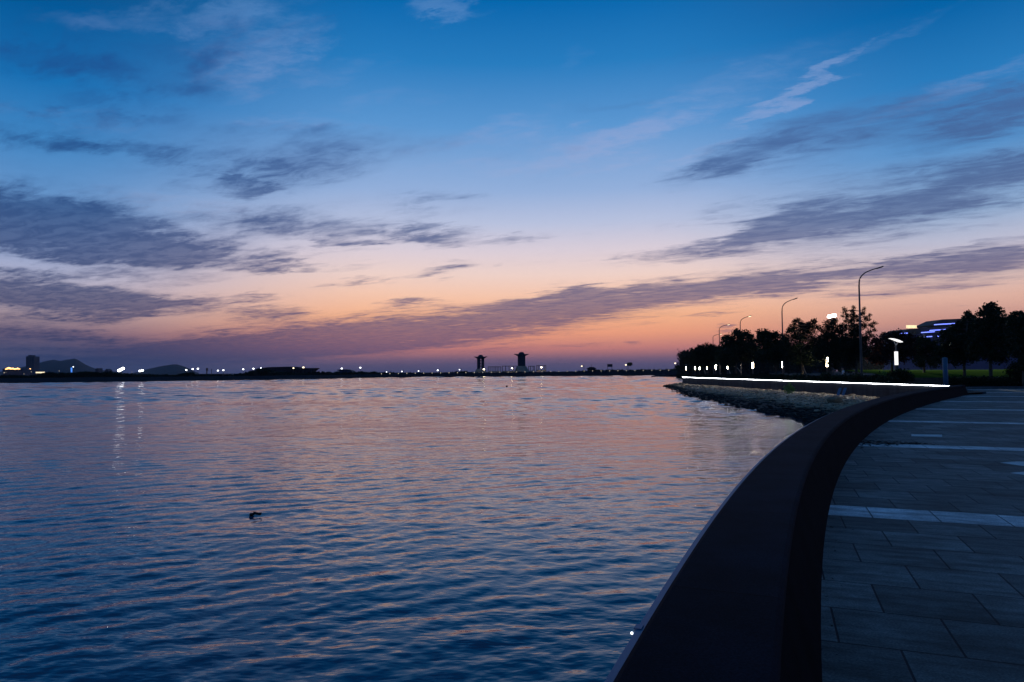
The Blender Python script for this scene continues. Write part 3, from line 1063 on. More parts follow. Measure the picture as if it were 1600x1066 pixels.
stem([(1160, 590, ), (1156, 580), (1150, 574), (1140, 570)], 138, 'slim young tree with a curved trunk lit by a column lamp', .09)
stem([(1261, 592), (1259, 583), (1256, 575), (1254, 566)], 88, 'slim young tree with a leaning lit trunk behind the wall weed', .08)
stem([(1142, 588), (1139, 578), (1137, 570)], 100, 'slim young tree right beside the farther glowing column', .10)
stem([(1103, 586), (1100, 578), (1098, 572)], 112, 'slim leaning young tree near the tip of the bank', .10)


# hedges and shrubs
def hedge(name, label, px, Y, material='hedge', r=None, leaf=.16, clump=.22, dens=60, seed=0, group=None, cat='shrub'):
    lob = []
    for u, v, rp in px:
        lob.append((at_y(u, v, Y), rp * Y / F))
    c = sum((l[0] for l in lob), Vector()) / len(lob)
    base = Vector((c.x, c.y, min(l[0].z - l[1] for l in lob)))
    root = thing(name, label, cat, base, group)
    leaf_mesh('foliage', [(l[0] - base, l[1]) for l in lob], material, root, leaf, clump, dens, 6, .9, seed=seed)
    MB().tube([(0, 0, -.02), (0, 0, (c.z - base.z) * .6)], [.04, .015], 5).build('stem', 'bark', root)
    return root


hedge('clipped_bush', 'round clipped dark bush below the white column lamp', [(1395, 588, 8), (1405, 585, 9), (1415, 586, 9), (1421, 590, 6), (1408, 592, 9), (1393, 592, 6)], 52, seed=1, cat='bush', dens=90)
lob = [(1068 + i * 9, 588 + i * 0.18 + (i % 3) * .6, 5.0) for i in range(0, 37)]
mbh = []
for i, (u, v, r) in enumerate(lob):
    Y = 1.0 * F / max(3.0, (588.2 + (u - 1060) * 0.0316) - hor(u)) + 1.6
    p = at_y(u, v, Y)
    p.z = min(p.z, 0.95)
    for k in range(3):
        q = p + Vector((random.uniform(-.6, .6), random.uniform(-1.5, 1.5), random.uniform(-.25, .05)))
        mbh.append((q, 0.42))
root = thing('hedge', 'long low dark hedge just behind the lit sea wall', 'hedge', (28.2, 70, 0.1))
leaf_mesh('foliage', [(q - Vector((28.2, 70, .1)), r) for q, r in mbh], 'hedge', root, .16, .22, 130, 6, .9, seed=9)
hedge('shrub', 'small pale-leaved shrub right of the tallest street lamp', [(1380, 585, 3.2), (1383, 582, 2.6), (1377, 588, 3)], 58, 'weed', leaf=.12, clump=.14, seed=2, cat='shrub')
px = [(1482 + i * 9, 594 + (i % 2) * 1.5 + (i % 3), 6.5) for i in range(14)] + [(1486 + i * 9, 600, 5) for i in range(13)]
hedge('hedge', 'dark low hedge behind the kerb at the end of the promenade', px, 59, seed=3, cat='hedge', dens=70)
hedge('shrub', 'tall dark shrub right of the lawn by the picture edge', [(1580, 578, 8), (1590, 574, 9), (1600, 578, 10), (1585, 588, 9), (1598, 590, 9)], 57, seed=4, dens=70)
p = at_y(1233, 612, 50)
base = Vector((p.x, p.y, p.z))
root = thing('weed', 'bushy green weed growing at the foot of the lit sea wall', 'plant', base)
lob = [(at_y(u, v, 50) - base, r * 1.25 * 50 / F) for u, v, r in ((1233, 600, 1.5), (1231, 605, 2.4), (1236, 605.5, 2.4), (1229, 609, 2.8), (1234, 609, 3), (1239, 609, 2.4), (1232, 612, 2.6))]
leaf_mesh('foliage', lob, 'weed', root, .11, .12, 90, 6, 1, seed=6)
MB().tube([(0, 0, -.15), (0, 0, .2), (.03, 0, .45)], [.02, .015, .006], 5).build('stem', 'weed', root)

# raised lawn with brick edging
lawn = MB()
xs = [36 + i * 4 for i in range(26)]
ys = [64, 70, 78, 88, 100, 114]
zs = [0.78, 0.92, 1.12, 1.32, 1.48, 1.5]
vv = [(x + (y - 64) * .35, y, z + 0.12 * mnoise.noise(Vector((x * .12, y * .1, 0)))) for y, z in zip(ys, zs) for x in xs]
ff = []
for j in range(len(ys) - 1):
    for i in range(len(xs) - 1):
        a = j * len(xs) + i
        ff.append((a, a + 1, a + 1 + len(xs), a + len(xs)))
tag(lawn.add(vv, ff).build('lawn', 'grass', smooth=True), kind='structure')
o = MB().box((52, 63.8, 0.44), (36, 0.3, 0.74)).build('edging_wall', 'brick')
tag(o, 'low brick edging wall in front of the green lawn', 'wall')


# ------------------------------------------------------------------ lamps on the right bank
def street_lamp_at(u_pole, v_top, u_tip, v_tip, Y, label, lit):
    base = at_y(u_pole, hor(u_pole), Y)
    base.z = 0.1
    tip = at_y(u_tip, v_tip, Y) - base
    sh = at_y(u_pole, v_top, Y) - base
    root = thing('street_lamp', label, 'street lamp', base, 'tall street lamps along the road')
    H = sh.z
    MB().tube([(0, 0, -.05), (0, 0, .6), (0, 0, H * .5), (0, 0, H)], [.15, .13, .105, .075], 10).build('pole', 'metal', root, smooth=True)
    MB().lathe((0, 0, -0.05), [(.28, 0), (.28, .12), (.18, .2), (.17, .5)], 10).build('base', 'metal', root)
    arm = catmull([Vector((0, 0, H - .02)), Vector((tip.x * .05, 0, H + (tip.z - H) * .38)), Vector((tip.x * .28, 0, H + (tip.z - H) * .68)), Vector((tip.x * .62, 0, H + (tip.z - H) * .86)), Vector((tip.x, 0, tip.z))], 6)
    MB().tube(arm, [.075 - .03 * i / (len(arm) - 1) for i in range(len(arm))], 8).build('arm', 'metal', root, smooth=True)
    a = math.atan2(tip.z - arm[-4].z, tip.x - arm[-4].x)
    hd = MB()
    ca, sa = math.cos(a), math.sin(a)
    sx = 1
    out = [(-.35, .03), (.30, .05), (.42, .0), (.30, -.07), (-.30, -.07)]
    hd.prism([(tip.x + x * ca - z * sa, tip.z + x * sa + z * ca) for x, z in out], -.13, .13)
    h = hd.build('lamp_head', 'metal', root)
    hl = MB().prism([(tip.x + x * ca - z * sa, tip.z + x * sa + z * ca) for x, z in [(-.22, -.074), (.28, -.074), (.24, -.13 if lit else -.09), (-.18, -.13 if lit else -.09)]], -.11, .11)
    hl.build('lens', 'lampy' if lit else 'glass', h)
    return root


street_lamp_at(1346, 446, 1374, 418, 69, 'tallest nearest unlit street lamp with a curved arm, right of the tufted pine', False)
street_lamp_at(1224, 487, 1242, 467, 100, 'unlit slim street lamp rising between two trees, second nearest', False)
street_lamp_at(1158, 507, 1171, 494, 129, 'street lamp with a small lit head above the rounded broadleaf tree', True)
street_lamp_at(1125, 517, 1138, 507, 154, 'distant street lamp against the small dark cloud puff', True)
street_lamp_at(1115, 528, 1126, 522, 188, 'farthest and lowest curved street lamp of the row', True)


def column_lamp(u, Y, label, white=False, hs=1.0):
    base = at_y(u, hor(u), Y)
    base.z = 0.1
    root = thing('column_lamp', label, 'park lamp', base, 'column lamps in the park')
    MB().box((0, 0, .9), (.16, .16, 1.9)).build('plinth', 'metal', root)
    MB().box((0, 0, 2.38), (.19, .19, 1.06)).build('light_panel', 'columnw' if white else 'column', root)
    MB().box((0, 0, 3.16), (.10, .10, .50)).build('post', 'metal', root)
    MB().tube([(0, 0, 3.38), (-.17, 0, 3.80)], .022, 6).build('strut', 'white_metal', root)
    MB().tube([(0, 0, 3.38), (.17, 0, 3.72)], .022, 6).build('strut', 'white_metal', root)
    out = [(-.50, 3.96), (-.2, 3.93), (.15, 3.83), (.42, 3.70), (.46, 3.64), (.30, 3.66), (.1, 3.74), (-.2, 3.86)]
    MB().prism(out, -.2, .2).build('canopy', 'columnw' if white else 'white_metal', root)  # the white lamp's canopy glows itself, standing in for light on it
    return root


column_lamp(1401, 54, 'nearest white column lamp with a tilted canopy above the clipped bush', True)
for u, Y, lab in ((1293, 78, 'glowing column lamp in front of the pine before the floodlight, second nearest'),
                  (1223.5, 102, 'glowing column lamp under the slim unlit street lamp, third nearest'),
                  (1176.5, 126, 'glowing column lamp between the two broadleaf trees, fourth nearest'),
                  (1137, 150, 'glowing column lamp beside the young curved tree, fifth nearest'),
                  (1118.5, 174, 'glowing column lamp in the gap right of the far pine trunk'),
                  (1105, 198, 'glowing column lamp beneath the far pine'),
                  (1093, 222, 'small glowing column lamp near the tip of the bank, third farthest'),
                  (1086, 246, 'tiny glowing column lamp near the tip of the bank, second farthest'),
                  (1072, 270, 'tiny glowing column lamp at the very tip of the bank, farthest')):
    column_lamp(u, Y, lab)

# floodlight mast behind the pine
p = at_y(1299, 494, 150)
root = thing('floodlight_mast', 'bright floodlight mast glaring over the pine tops', 'floodlight', (p.x, p.y, 0))
MB().tube([(0, 0, 0), (0, 0, p.z * .5), (0, 0, p.z)], [.22, .17, .12], 10).build('mast', 'metal', root)
MB().box((0, 0, p.z), (2.0, .2, .12)).build('crossbar', 'metal', root)
for k in (-1, 0, 1):
    h = MB().box((k * .62, -.14, p.z + .12 * k), (.52, .2, .62)).build('lamp_head', 'metal', root)
    MB().blob((k * .62, -.25, p.z + .12 * k), (.40, .12, .34), 0, 0, 12, 8).build('lens', 'lampf', h, smooth=True)
sl = bpy.data.lights.new('flood_beam', 'SPOT')
sl.energy = 220000
sl.spot_size = R(38)
sl.spot_blend = 0.6
sl.color = (0.95, 1.0, 0.85)
sl.shadow_soft_size = 0.4
so = bpy.data.objects.new('flood_beam', sl)
COL.objects.link(so)
so.parent = root
so.location = (0, -.6, p.z)
tgt = Vector((66, 96, 1.0)) - Vector((p.x, p.y - .6, p.z))
so.rotation_euler = tgt.to_track_quat('-Z', 'Y').to_euler()

# blue-grey post by the end of the strip, small lamp at the right edge
b = at_y(1477, hor(1477), 49)
root = thing('post', 'plain blue-grey post standing by the end of the light strip', 'post', (b.x, b.y, 0.1))
MB().tube([(0, 0, 0), (0, 0, 1.0), (0, 0, 2.25)], [.17, .16, .16], 14).build('shaft', 'blue_metal', root, smooth=True)
MB().lathe((0, 0, 2.24), [(.17, 0), (.18, .03), (.12, .08), (.02, .10)], 14).build('cap', 'blue_metal', root)
b = at_y(1584, hor(1584), 60)
p = at_y(1597, 566, 85)
root = thing('garden_lamp', 'small bluish-white lamp among the dark trees at the right edge', 'lamp', (p.x, p.y, .9))
MB().tube([(0, 0, 0), (0, 0, p.z - .9)], .05, 8).build('pole', 'metal', root)
MB().blob((0, 0, p.z - .9), (.16, .16, .13), 0, 0).build('lamp_head', glow('bluish_lamp_lit', (.6, .85, 1.0), 6), root)


# ------------------------------------------------------------------ blue-lit building with roof sign
Yb = 230


def bx(u, v, Y=Yb):
    q = at_y(u, v, Y)
    return (q.x, q.z)


root = thing('building', 'dark stepped building outlined by blue light lines above the park trees', 'building', (0, 0, 0))


def slab(px, y0, y1, name, material, par):
    return MB().prism([bx(u, v) for u, v in px][::-1], y0, y1).build(name, material, par)


slab([(1395, 503), (1395, 590), (1640, 590), (1640, 503)][0:0] or [(1404, 524), (1404, 585), (1640, 585), (1640, 512), (1500, 517)], Yb + 2, Yb + 9, 'wall', 'led_shed_blue', root)
slab([(1398, 523), (1416, 514.5), (1470, 511.5), (1530, 508), (1530, 515), (1400, 524.5)], Yb - 1, Yb + 10, 'roof', 'roof', root)
slab([(1459, 509), (1459, 516), (1640, 512), (1640, 500), (1500, 504)], Yb + 4, Yb + 9, 'wall', 'led_shed_blue', root)
rf = slab([(1455, 508.3), (1475, 499), (1520, 497), (1640, 492), (1640, 502), (1458, 509.6)], Yb + 1, Yb + 10, 'roof', 'roof', root)
for (u0, v0, u1, v1) in ((1456, 507.3, 1505, 504.3), (1396, 521.6, 1414, 520.4), (1436, 519.6, 1456, 518.2), (1449, 516.4, 1480, 514.2), (1440, 526.3, 1452, 525.6), (1461, 525.3, 1467, 524.8), (1487, 513.8, 1491, 513.4)):
    slab([(u0, v0), (u0, v0 + 1.25), (u1, v1 + 1.25), (u1, v1)], Yb - 1.6, Yb - 1.2, 'light_line', 'bluelite', root)
for k in range(9):
    u = 1408 + k * 11
    slab([(u, 530 - k * .5), (u, 538 - k * .5), (u + 7, 537.6 - k * .5), (u + 7, 529.6 - k * .5)], Yb + 1.8, Yb + 1.95, 'window', 'glass', root)
root = thing('roof_sign', 'warm glowing letter sign standing on the low roof of the blue-lit building', 'sign', (0, 0, 0))
for u in (1417, 1421, 1425, 1429, 1432):
    a, c = bx(u, 513.2), bx(u, 515.5)
    MB().tube([(a[0], Yb, a[1]), (c[0], Yb, c[1])], .06, 5).build('post', 'metal', root)
rnd = random.Random(2)
for k in range(5):
    u0 = 1416.0 + k * 3.35
    mb = MB()
    for j in range(3):
        v = 508.6 + j * 1.9
        a, c = bx(u0, v), bx(u0 + 2.6, v - .05)
        mb.box(((a[0] + c[0]) / 2, Yb, a[1]), (c[0] - a[0], .2, .13))
    for j in range(2 + k % 2):
        u = u0 + .4 + j * (1.8 / (1 + k % 2))
        a, c = bx(u, 508.4), bx(u, 513.0)
        mb.box((a[0], Yb, (a[1] + c[1]) / 2), (.13, .24, a[1] - c[1]))
    mb.build('letter', 'sign', root)

# ------------------------------------------------------------------ person behind the wall
def person(p, label, rz):
    root = thing('person', label, 'person', p, rz=rz)

    def skin(name, joints, edges, material, sub=2):
        me = bpy.data.meshes.new(name)
        me.from_pydata([j[0] for j in joints], edges, [])
        me.materials.append(M[material])
        ob = bpy.data.objects.new(name, me)
        COL.objects.link(ob)
        ob.parent = root
        md = ob.modifiers.new('skin', 'SKIN')
        lay = me.skin_vertices[0].data if me.skin_vertices else None
        if lay is None:
            bpy.context.view_layer.objects.active = ob
            bpy.ops.mesh.customdata_skin_add()
            lay = me.skin_vertices[0].data
        for i, j in enumerate(joints):
            r = j[1]
            lay[i].radius = r if isinstance(r, tuple) else (r, r)
            lay[i].use_root = (i == 0)
        sb = ob.modifiers.new('sub', 'SUBSURF')
        sb.levels = sub
        sb.render_levels = sub
        return ob
    J, E = [], []

    def j(x, y, z, r, par=None):
        J.append(((x, y, z), r))
        if par is not None:
            E.append((par, len(J) - 1))
        return len(J) - 1
    pel = j(0, 0, .95, (.15, .10))
    wst = j(0, -.01, 1.10, (.13, .09), pel)
    chs = j(0, -.02, 1.32, (.16, .10), wst)
    nk = j(0, -.01, 1.47, (.055, .055), chs)
    hd0 = j(0, .01, 1.56, (.075, .085), nk)
    hd1 = j(0, .02, 1.66, (.078, .095), hd0)
    j(0, .01, 1.72, (.045, .06), hd1)
    j(0, .115, 1.615, .014, hd1)
    for s in (-1, 1):
        sh = j(s * .19, -.02, 1.40, .055, chs)
        el_ = j(s * .25, -.05, 1.13, .042, sh)
        wr = j(s * .24, .08, .92, .028, el_)
        pm = j(s * .24, .10, .85, (.034, .018), wr)
        for k, L in enumerate((.060, .072, .068, .052)):
            fx = s * .24 + (k - 1.5) * .018
            a1 = j(fx, .115, .80, .009, pm)
            j(fx, .105, .80 - L * .7, .008, a1)
        j(s * .21, .135, .83, .010, pm)
        hp = j(s * .09, 0, .86, .085, pel)
        kn = j(s * .11, .02, .49, .058, hp)
        an = j(s * .11, -.02, .09, .040, kn)
        j(s * .12, .12, .04, (.04, .03), an)
        j(s * .078, .015, 1.635, (.012, .022), hd1)
    skin('body', J, E, 'skin')
    J2 = [((0, 0, .93), (.165, .12)), ((0, -.01, 1.10), (.155, .11)), ((0, -.02, 1.32), (.18, .12)), ((0, -.015, 1.43), (.09, .08)), ((-.20, -.02, 1.39), .07), ((-.235, -.04, 1.22), .062), ((.20, -.02, 1.39), .07), ((.235, -.04, 1.22), .062)]
    skin('shirt', J2, [(0, 1), (1, 2), (2, 3), (2, 4), (4, 5), (2, 6), (6, 7)], 'shirt')
    J3 = [((0, 0, .93), (.16, .115)), ((-.09, 0, .84), .098), ((-.11, .02, .49), .074), ((-.11, -.02, .10), .062), ((.09, 0, .84), .098), ((.11, .02, .49), .074), ((.11, -.02, .10), .062)]
    skin('trousers', J3, [(0, 1), (1, 2), (2, 3), (0, 4), (4, 5), (5, 6)], 'trouser')
    MB().blob((0, -.012, 1.675), (.090, .108, .085), 3, .12, 14, 10).build('hair', 'hair', root, smooth=True)
    for s in (-1, 1):
        MB().blob((s * .12, .07, .045), (.05, .14, .05), s, .05, 12, 8).build('shoe', 'shoe', root, smooth=True)
        MB().blob((s * .032, .098, 1.645), (.012, .008, .008), s, 0).build('eye', 'hair', root)
    MB().blob((0, .098, 1.575), (.025, .010, .006), 0, 0).build('mouth', 'skin', root)
    return root


p = at_y(1317, hor(1317), 60)
person((p.x, p.y, 0.1), 'person in a white shirt standing behind the lit sea wall', R(70))

# ------------------------------------------------------------------ inlay, leaf litter on the promenade
def inlay(px, label):
    pts = [at_z(u, v, 0.004) for u, v in px]
    c = sum(pts, Vector()) / len(pts)
    mb = MB().add([q - c for q in pts] + [q - c - Vector((0, 0, .003)) for q in pts], [tuple(range(len(pts)))] + [(k, k + len(pts), (k + 1) % len(pts) + len(pts), (k + 1) % len(pts)) for k in range(len(pts))])
    o = mb.build('paving_inlay', 'inlay')
    o.location = c
    tag(o, kind='structure')


inlay([(1563, 723), (1588, 721.2), (1640, 722), (1640, 729), (1598, 728)], '')
inlay([(1579, 739), (1606, 736.5), (1640, 738), (1640, 746), (1600, 742)], '')
inlay([(1424, 678.5), (1472, 679.3), (1472, 682.6), (1424, 681.6)], '')
rnd = random.Random(8)
mb = MB()
for k in range(420):
    t = rnd.random()
    u = 1342 + 105 * t ** 1.4 + rnd.gauss(0, 6)
    v = 691 + rnd.gauss(0, 3.2) * (1.2 - t) + t * 2
    q = at_z(u, v, 0.006 + rnd.random() * .008)
    s = rnd.uniform(.015, .05)
    a = rnd.random() * 6.28
    ax = Vector((math.cos(a), math.sin(a), rnd.uniform(-.2, .3))) * s
    ay = Vector((-math.sin(a), math.cos(a), rnd.uniform(-.2, .3))) * s * .6
    mb.add([q - ax, q + ay, q + ax, q - ay], [(0, 1, 2, 3)])
for k in range(260):
    i = rnd.randrange(18, len(BASE) - 12)
    q = Vector((BASE[i][0] + abs(rnd.gauss(0, .06)) + .02, BASE[i][1] + rnd.uniform(-.2, .2), .006 + rnd.random() * .006))
    s = rnd.uniform(.004, .016)
    a = rnd.random() * 6.28
    ax = Vector((math.cos(a), math.sin(a), rnd.uniform(0, .3))) * s
    ay = Vector((-math.sin(a), math.cos(a), rnd.uniform(0, .3))) * s * .6
    mb.add([q - ax, q + ay, q + ax, q - ay], [(0, 1, 2, 3)])
tag(mb.build('litter', 'litter'), 'dark fallen leaves swept against the parapet on the paving', 'leaf litter', kind='stuff')

# ------------------------------------------------------------------ things in the water
p = at_z(400, 806, ZW)
mb = MB()
mb.tube([(-.16, 0, -.02), (-.05, .02, .05), (.08, 0, .03), (.17, .01, .06)], [.03, .045, .035, .012], 7)
mb.tube([(-.05, .02, .05), (-.08, .0, .10)], [.03, .01], 6)
mb.blob((-.13, 0, .01), (.07, .06, .05), 2, .4)
mb.blob((.11, .02, .02), (.05, .05, .03), 5, .4)
mb.v = [(a * .62, b * .62, c * .62 + .015) for a, b, c in mb.v]
o = mb.build('driftwood', 'drift', smooth=True)
o.location = p
tag(o, 'dark lump of driftwood floating on the open water', 'driftwood')
p = at_z(792, 604.6, ZW)
o = MB().lathe((0, 0, -.1), [(.05, 0), (.16, .06), (.17, .22), (.10, .32), (.03, .36)], 10).build('buoy', 'drift', smooth=True)
o.location = p
tag(o, 'tiny black buoy on the water below the twin towers', 'buoy')

# ------------------------------------------------------------------ far shore
SH = [  # u, waterline v, top v
    (-260, 604, 596), (-60, 600, 592.5), (0, 599, 591.5), (120, 597.3, 590), (300, 595, 588.5), (400, 593.3, 587.5), (480, 592.2, 586.5), (560, 590.6, 585.5),
    (640, 589.8, 584), (720, 589.3, 583), (800, 588.6, 582), (900, 587.6, 580.5), (1000, 587.0, 579.5), (1060, 587.0, 578.8), (1130, 587, 578.6), (1300, 586.8, 578)]
mb = MB()
rows = []
for u, vw, vt in SH:
    a = at_z(u, vw, ZW)
    b = at_y(u, vt, a.y + 3)
    dirn = (a - CAMLOC)
    dirn.z = 0
    dirn.normalize()
    c = b + dirn * (120 if u > 560 else 600)
    c.z = b.z - (0.0 if u > 560 else 0.5)
    e = c + dirn * 30
    e.z = -6
    rows.append([Vector((a.x, a.y, ZW - 4)), a, b, c, e])
for i in range(len(rows)):
    mb.v += [tuple(q) for q in rows[i]]
for i in range(len(rows) - 1):
    for k in range(4):
        a = i * 5 + k
        mb.f.append((a, a + 5, a + 6, a + 1))
tag(mb.build('shore', 'shore'), kind='structure')


def shore_y(u):
    for (a, b) in zip(SH, SH[1:]):
        if a[0] <= u <= b[0]:
            t = (u - a[0]) / (b[0] - a[0])
            return at_z(u, a[1] + t * (b[1] - a[1]), ZW).y
    return 300


def shore_top(u):
    for (a, b) in zip(SH, SH[1:]):
        if a[0] <= u <= b[0]:
            t = (u - a[0]) / (b[0] - a[0])
            return a[2] + t * (b[2] - a[2])
    return 585


# rocks along the far breakwater foot as an uneven dark edge
lob = []
rnd = random.Random(21)
prof = [(0, 588), (20, 587), (40, 588), (62, 587), (68, 584), (76, 582.5), (86, 583.5), (100, 584), (116, 583.5), (124, 582), (134, 581.5), (150, 582.5), (158, 584), (168, 581.5), (176, 583), (190, 585), (215, 586), (232, 586), (270, 587), (292, 584), (300, 583.5), (305, 586),
        (345, 587), (352, 586), (358, 586), (364, 587), (398, 580), (402, 577), (412, 577), (424, 580), (436, 582), (460, 584), (480, 584), (492, 582), (500, 583), (505, 582), (512, 583), (520, 583), (552, 583), (562, 582), (575, 583), (586, 582), (600, 584), (616, 583.5), (640, 584), (700, 583.5), (722, 581.5), (734, 582), (744, 583),
        (900, 581), (935, 579.5), (955, 579), (975, 579.5), (1000, 579), (1040, 578.5), (1070, 578)]


def prof_v(u):
    for (a, b) in zip(prof, prof[1:]):
        if a[0] <= u <= b[0]:
            return a[1] + (b[1] - a[1]) * (u - a[0]) / (b[0] - a[0])
    return 586


u = -40
while u < 1075:
    Y = shore_y(u) + 9
    vt = prof_v(max(0, u)) + rnd.uniform(-.7, .7)
    vb = shore_top(u) + 1.5
    k = Y / F
    v = vt
    while v < vb + 0.5:
        rr = rnd.uniform(1.3, 2.0)
        if 738 < u < 905:
            rr *= .6
        lob.append((at_y(u + rnd.uniform(-1, 1), v + rr * .6, Y + rnd.uniform(-3, 3)), rr * k))
        v += 2.0
    u += 2.2
o = leaf_mesh('treeline', lob, 'hedge', leaf=1.1, clump=.7, dens=14, per=5, seed=77)
tag(o, 'dark line of trees and bushes along the far shore', 'treeline', kind='stuff')


# hills, far behind the left shore
def hill(outline, Y, depth, label):
    pts = []
    us = np.linspace(outline[0][0], outline[-1][0], 90)
    rows = []
    for u in us:
        for (a, b) in zip(outline, outline[1:]):
            if a[0] <= u <= b[0]:
                v = a[1] + (b[1] - a[1]) * (u - a[0]) / (b[0] - a[0])
                break
        v += 0.25 * mnoise.noise(Vector((u * .35, 0, 0)))
        top = at_y(u, v, Y)
        row = []
        for k in range(-6, 7):
            f = 1 - abs(k / 6.0) ** 1.4
            z = -2 + (top.z + 2) * f
            z += 6 * mnoise.noise(Vector((top.x * .012, k * .7, 3))) * f * (1 - f) * 2
            g = 1 + depth * k / 6.0 / Y
            row.append((top.x * g, Y * g, z))
        rows.append(row)
    mb = MB()
    for r in rows:
        mb.v += r
    nn = 13
    for i in range(len(rows) - 1):
        for k in range(nn - 1):
            a = i * nn + k
            mb.f.append((a, a + nn, a + nn + 1, a + 1))
    return tag(mb.build('hills', 'hill', smooth=True), kind='structure')


hill([(-60, 584), (0, 581), (20, 577), (38, 573), (55, 569), (70, 564.6), (84, 562), (94, 564), (106, 562), (117, 560.3), (122, 562.5), (135, 570.5), (150, 576.5), (165, 579), (190, 582), (210, 586)], 2600, 500, '')
hill([(195, 585), (215, 581.5), (230, 577), (250, 572.5), (270, 569.4), (277, 569.3), (290, 573.5), (300, 578.5), (312, 584), (325, 587)], 2400, 450, '')
land = [(-2600, 520, -.6), (-200, 620, -.6), (-150, 900, -.6), (200, 5200, -.6), (-5200, 5200, -.6)]
tag(MB().add(land, [tuple(range(len(land)))]).build('land', 'shore'), kind='structure')


# lamps on the far shore
def lamp_kind(name, cat, hs, mname, arm, group):
    """unit lamp: pole height 1 scaled at placement; head size hs in metres"""
    return None


FAR = {}


def far_lamp(u, v, label, size=4.2, mname='lampw', Y=None, pole=None, group='lamps on the far shore', foot=None):
    """a lamp head seen at (u, v) on a pole; pole = column of the pole in the photo"""
    Y = Y or shore_y(u) + 25
    h = at_y(u, v, Y)
    zb = at_y(u, foot or shore_top(u) + .5, Y).z
    pu = at_y(pole if pole else u, v, Y).x - h.x
    root = thing('shore_lamp', label, 'lamp', (h.x + pu, h.y, zb), group)
    H = h.z - zb
    k = Y / F
    top = H + (2.5 * k if pole else .1)
    MB().tube([(0, 0, 0), (0, 0, top)], [.10 * k * 3, .07 * k * 3], 6).build('pole', 'metal', root)
    if pole:
        MB().tube([(0, 0, H + .5 * k), (-pu, 0, H + .45 * k)], .06 * k * 3, 5).build('arm', 'metal', root)
    r = size * k / 2 * .52
    MB().blob((-pu, 0, H), (r * 1.15, r * .6, r * .8), 0, 0, 10, 8).build('lamp_head', mname, root, smooth=True)
    return root


far_lamp(291, 578.3, 'white floodlight at the foot of the right-hand hill slope', 5)
far_lamp(301, 576.8, 'white floodlight above the left end of the long low warehouse, left of a pair', 5)
far_lamp(309.3, 576.2, 'white floodlight above the long low warehouse, right of a pair', 5)
far_lamp(340.5, 579.2, 'white floodlight above the right end of the long low warehouse, lower of a pair', 4.6)
far_lamp(349, 578.6, 'white floodlight just past the right end of the long low warehouse', 4.6)
far_lamp(380, 577.2, 'white floodlight above the low flat block', 4.8)
far_lamp(396, 576.2, 'white floodlight beside the tall bushes left of the terminal', 4.8)
far_lamp(408, 575.2, 'white floodlight at the left end of the terminal roof', 4.2)
far_lamp(458.5, 575.4, 'warm white lamp before the terminal roof, left of two', 4.4, 'lampy', Y=shore_y(458) + 14)
far_lamp(474, 574.3, 'bright warm lamp before the terminal roof, right of two', 5.4, 'lampy', Y=shore_y(474) + 14)
far_lamp(534, 576, 'bright lamp above the arched shed', 4.8)
far_lamp(563, 574.6, 'white lamp on a tall pole right of the arched shed', 4.6)
far_lamp(583, 582, 'dim lamp above the bushes right of the arched shed', 2.6, 'lampd')
for u, v, pu, s, lab in ((604, 581.3, 611, 2.6, 'dim lamp on an arm, leftmost along the breakwater road'), (628, 580.6, 630.3, 3.2, 'lamp on an arm along the breakwater road, second from its left'),
                         (654, 579.9, 656.5, 3.2, 'lamp on an arm along the breakwater road, third from its left'), (684, 578.8, 686.8, 4.2, 'brighter lamp on an arm along the breakwater road, fourth from its left'),
                         (718, 577.8, 720.6, 3.0, 'lamp on an arm just left of the smaller tower'), (909, 572.3, 912.5, 3.8, 'lamp on an arm left of the billboard'),
                         (978, 570.3, 982, 4.4, 'lamp on an arm right of the billboard'), (1055, 567.8, 1058.8, 4.2, 'lamp on an arm just left of the far pine')):
    far_lamp(u, v, lab, s, 'lampw' if u < 720 else 'lampy', pole=pu, group='lamps on arms along the breakwater')
far_lamp(756, 577.3, 'warm lamp at the foot of the smaller tower', 3.4, 'lampg', Y=shore_y(756) + 6)
far_lamp(800, 575.6, 'warm lamp left of the larger tower', 3.4, 'lampg', Y=shore_y(800) + 6)
far_lamp(846, 574.2, 'warm lamp inside the square frame right of the larger tower', 3.8, 'lampg', Y=shore_y(846) + 6)

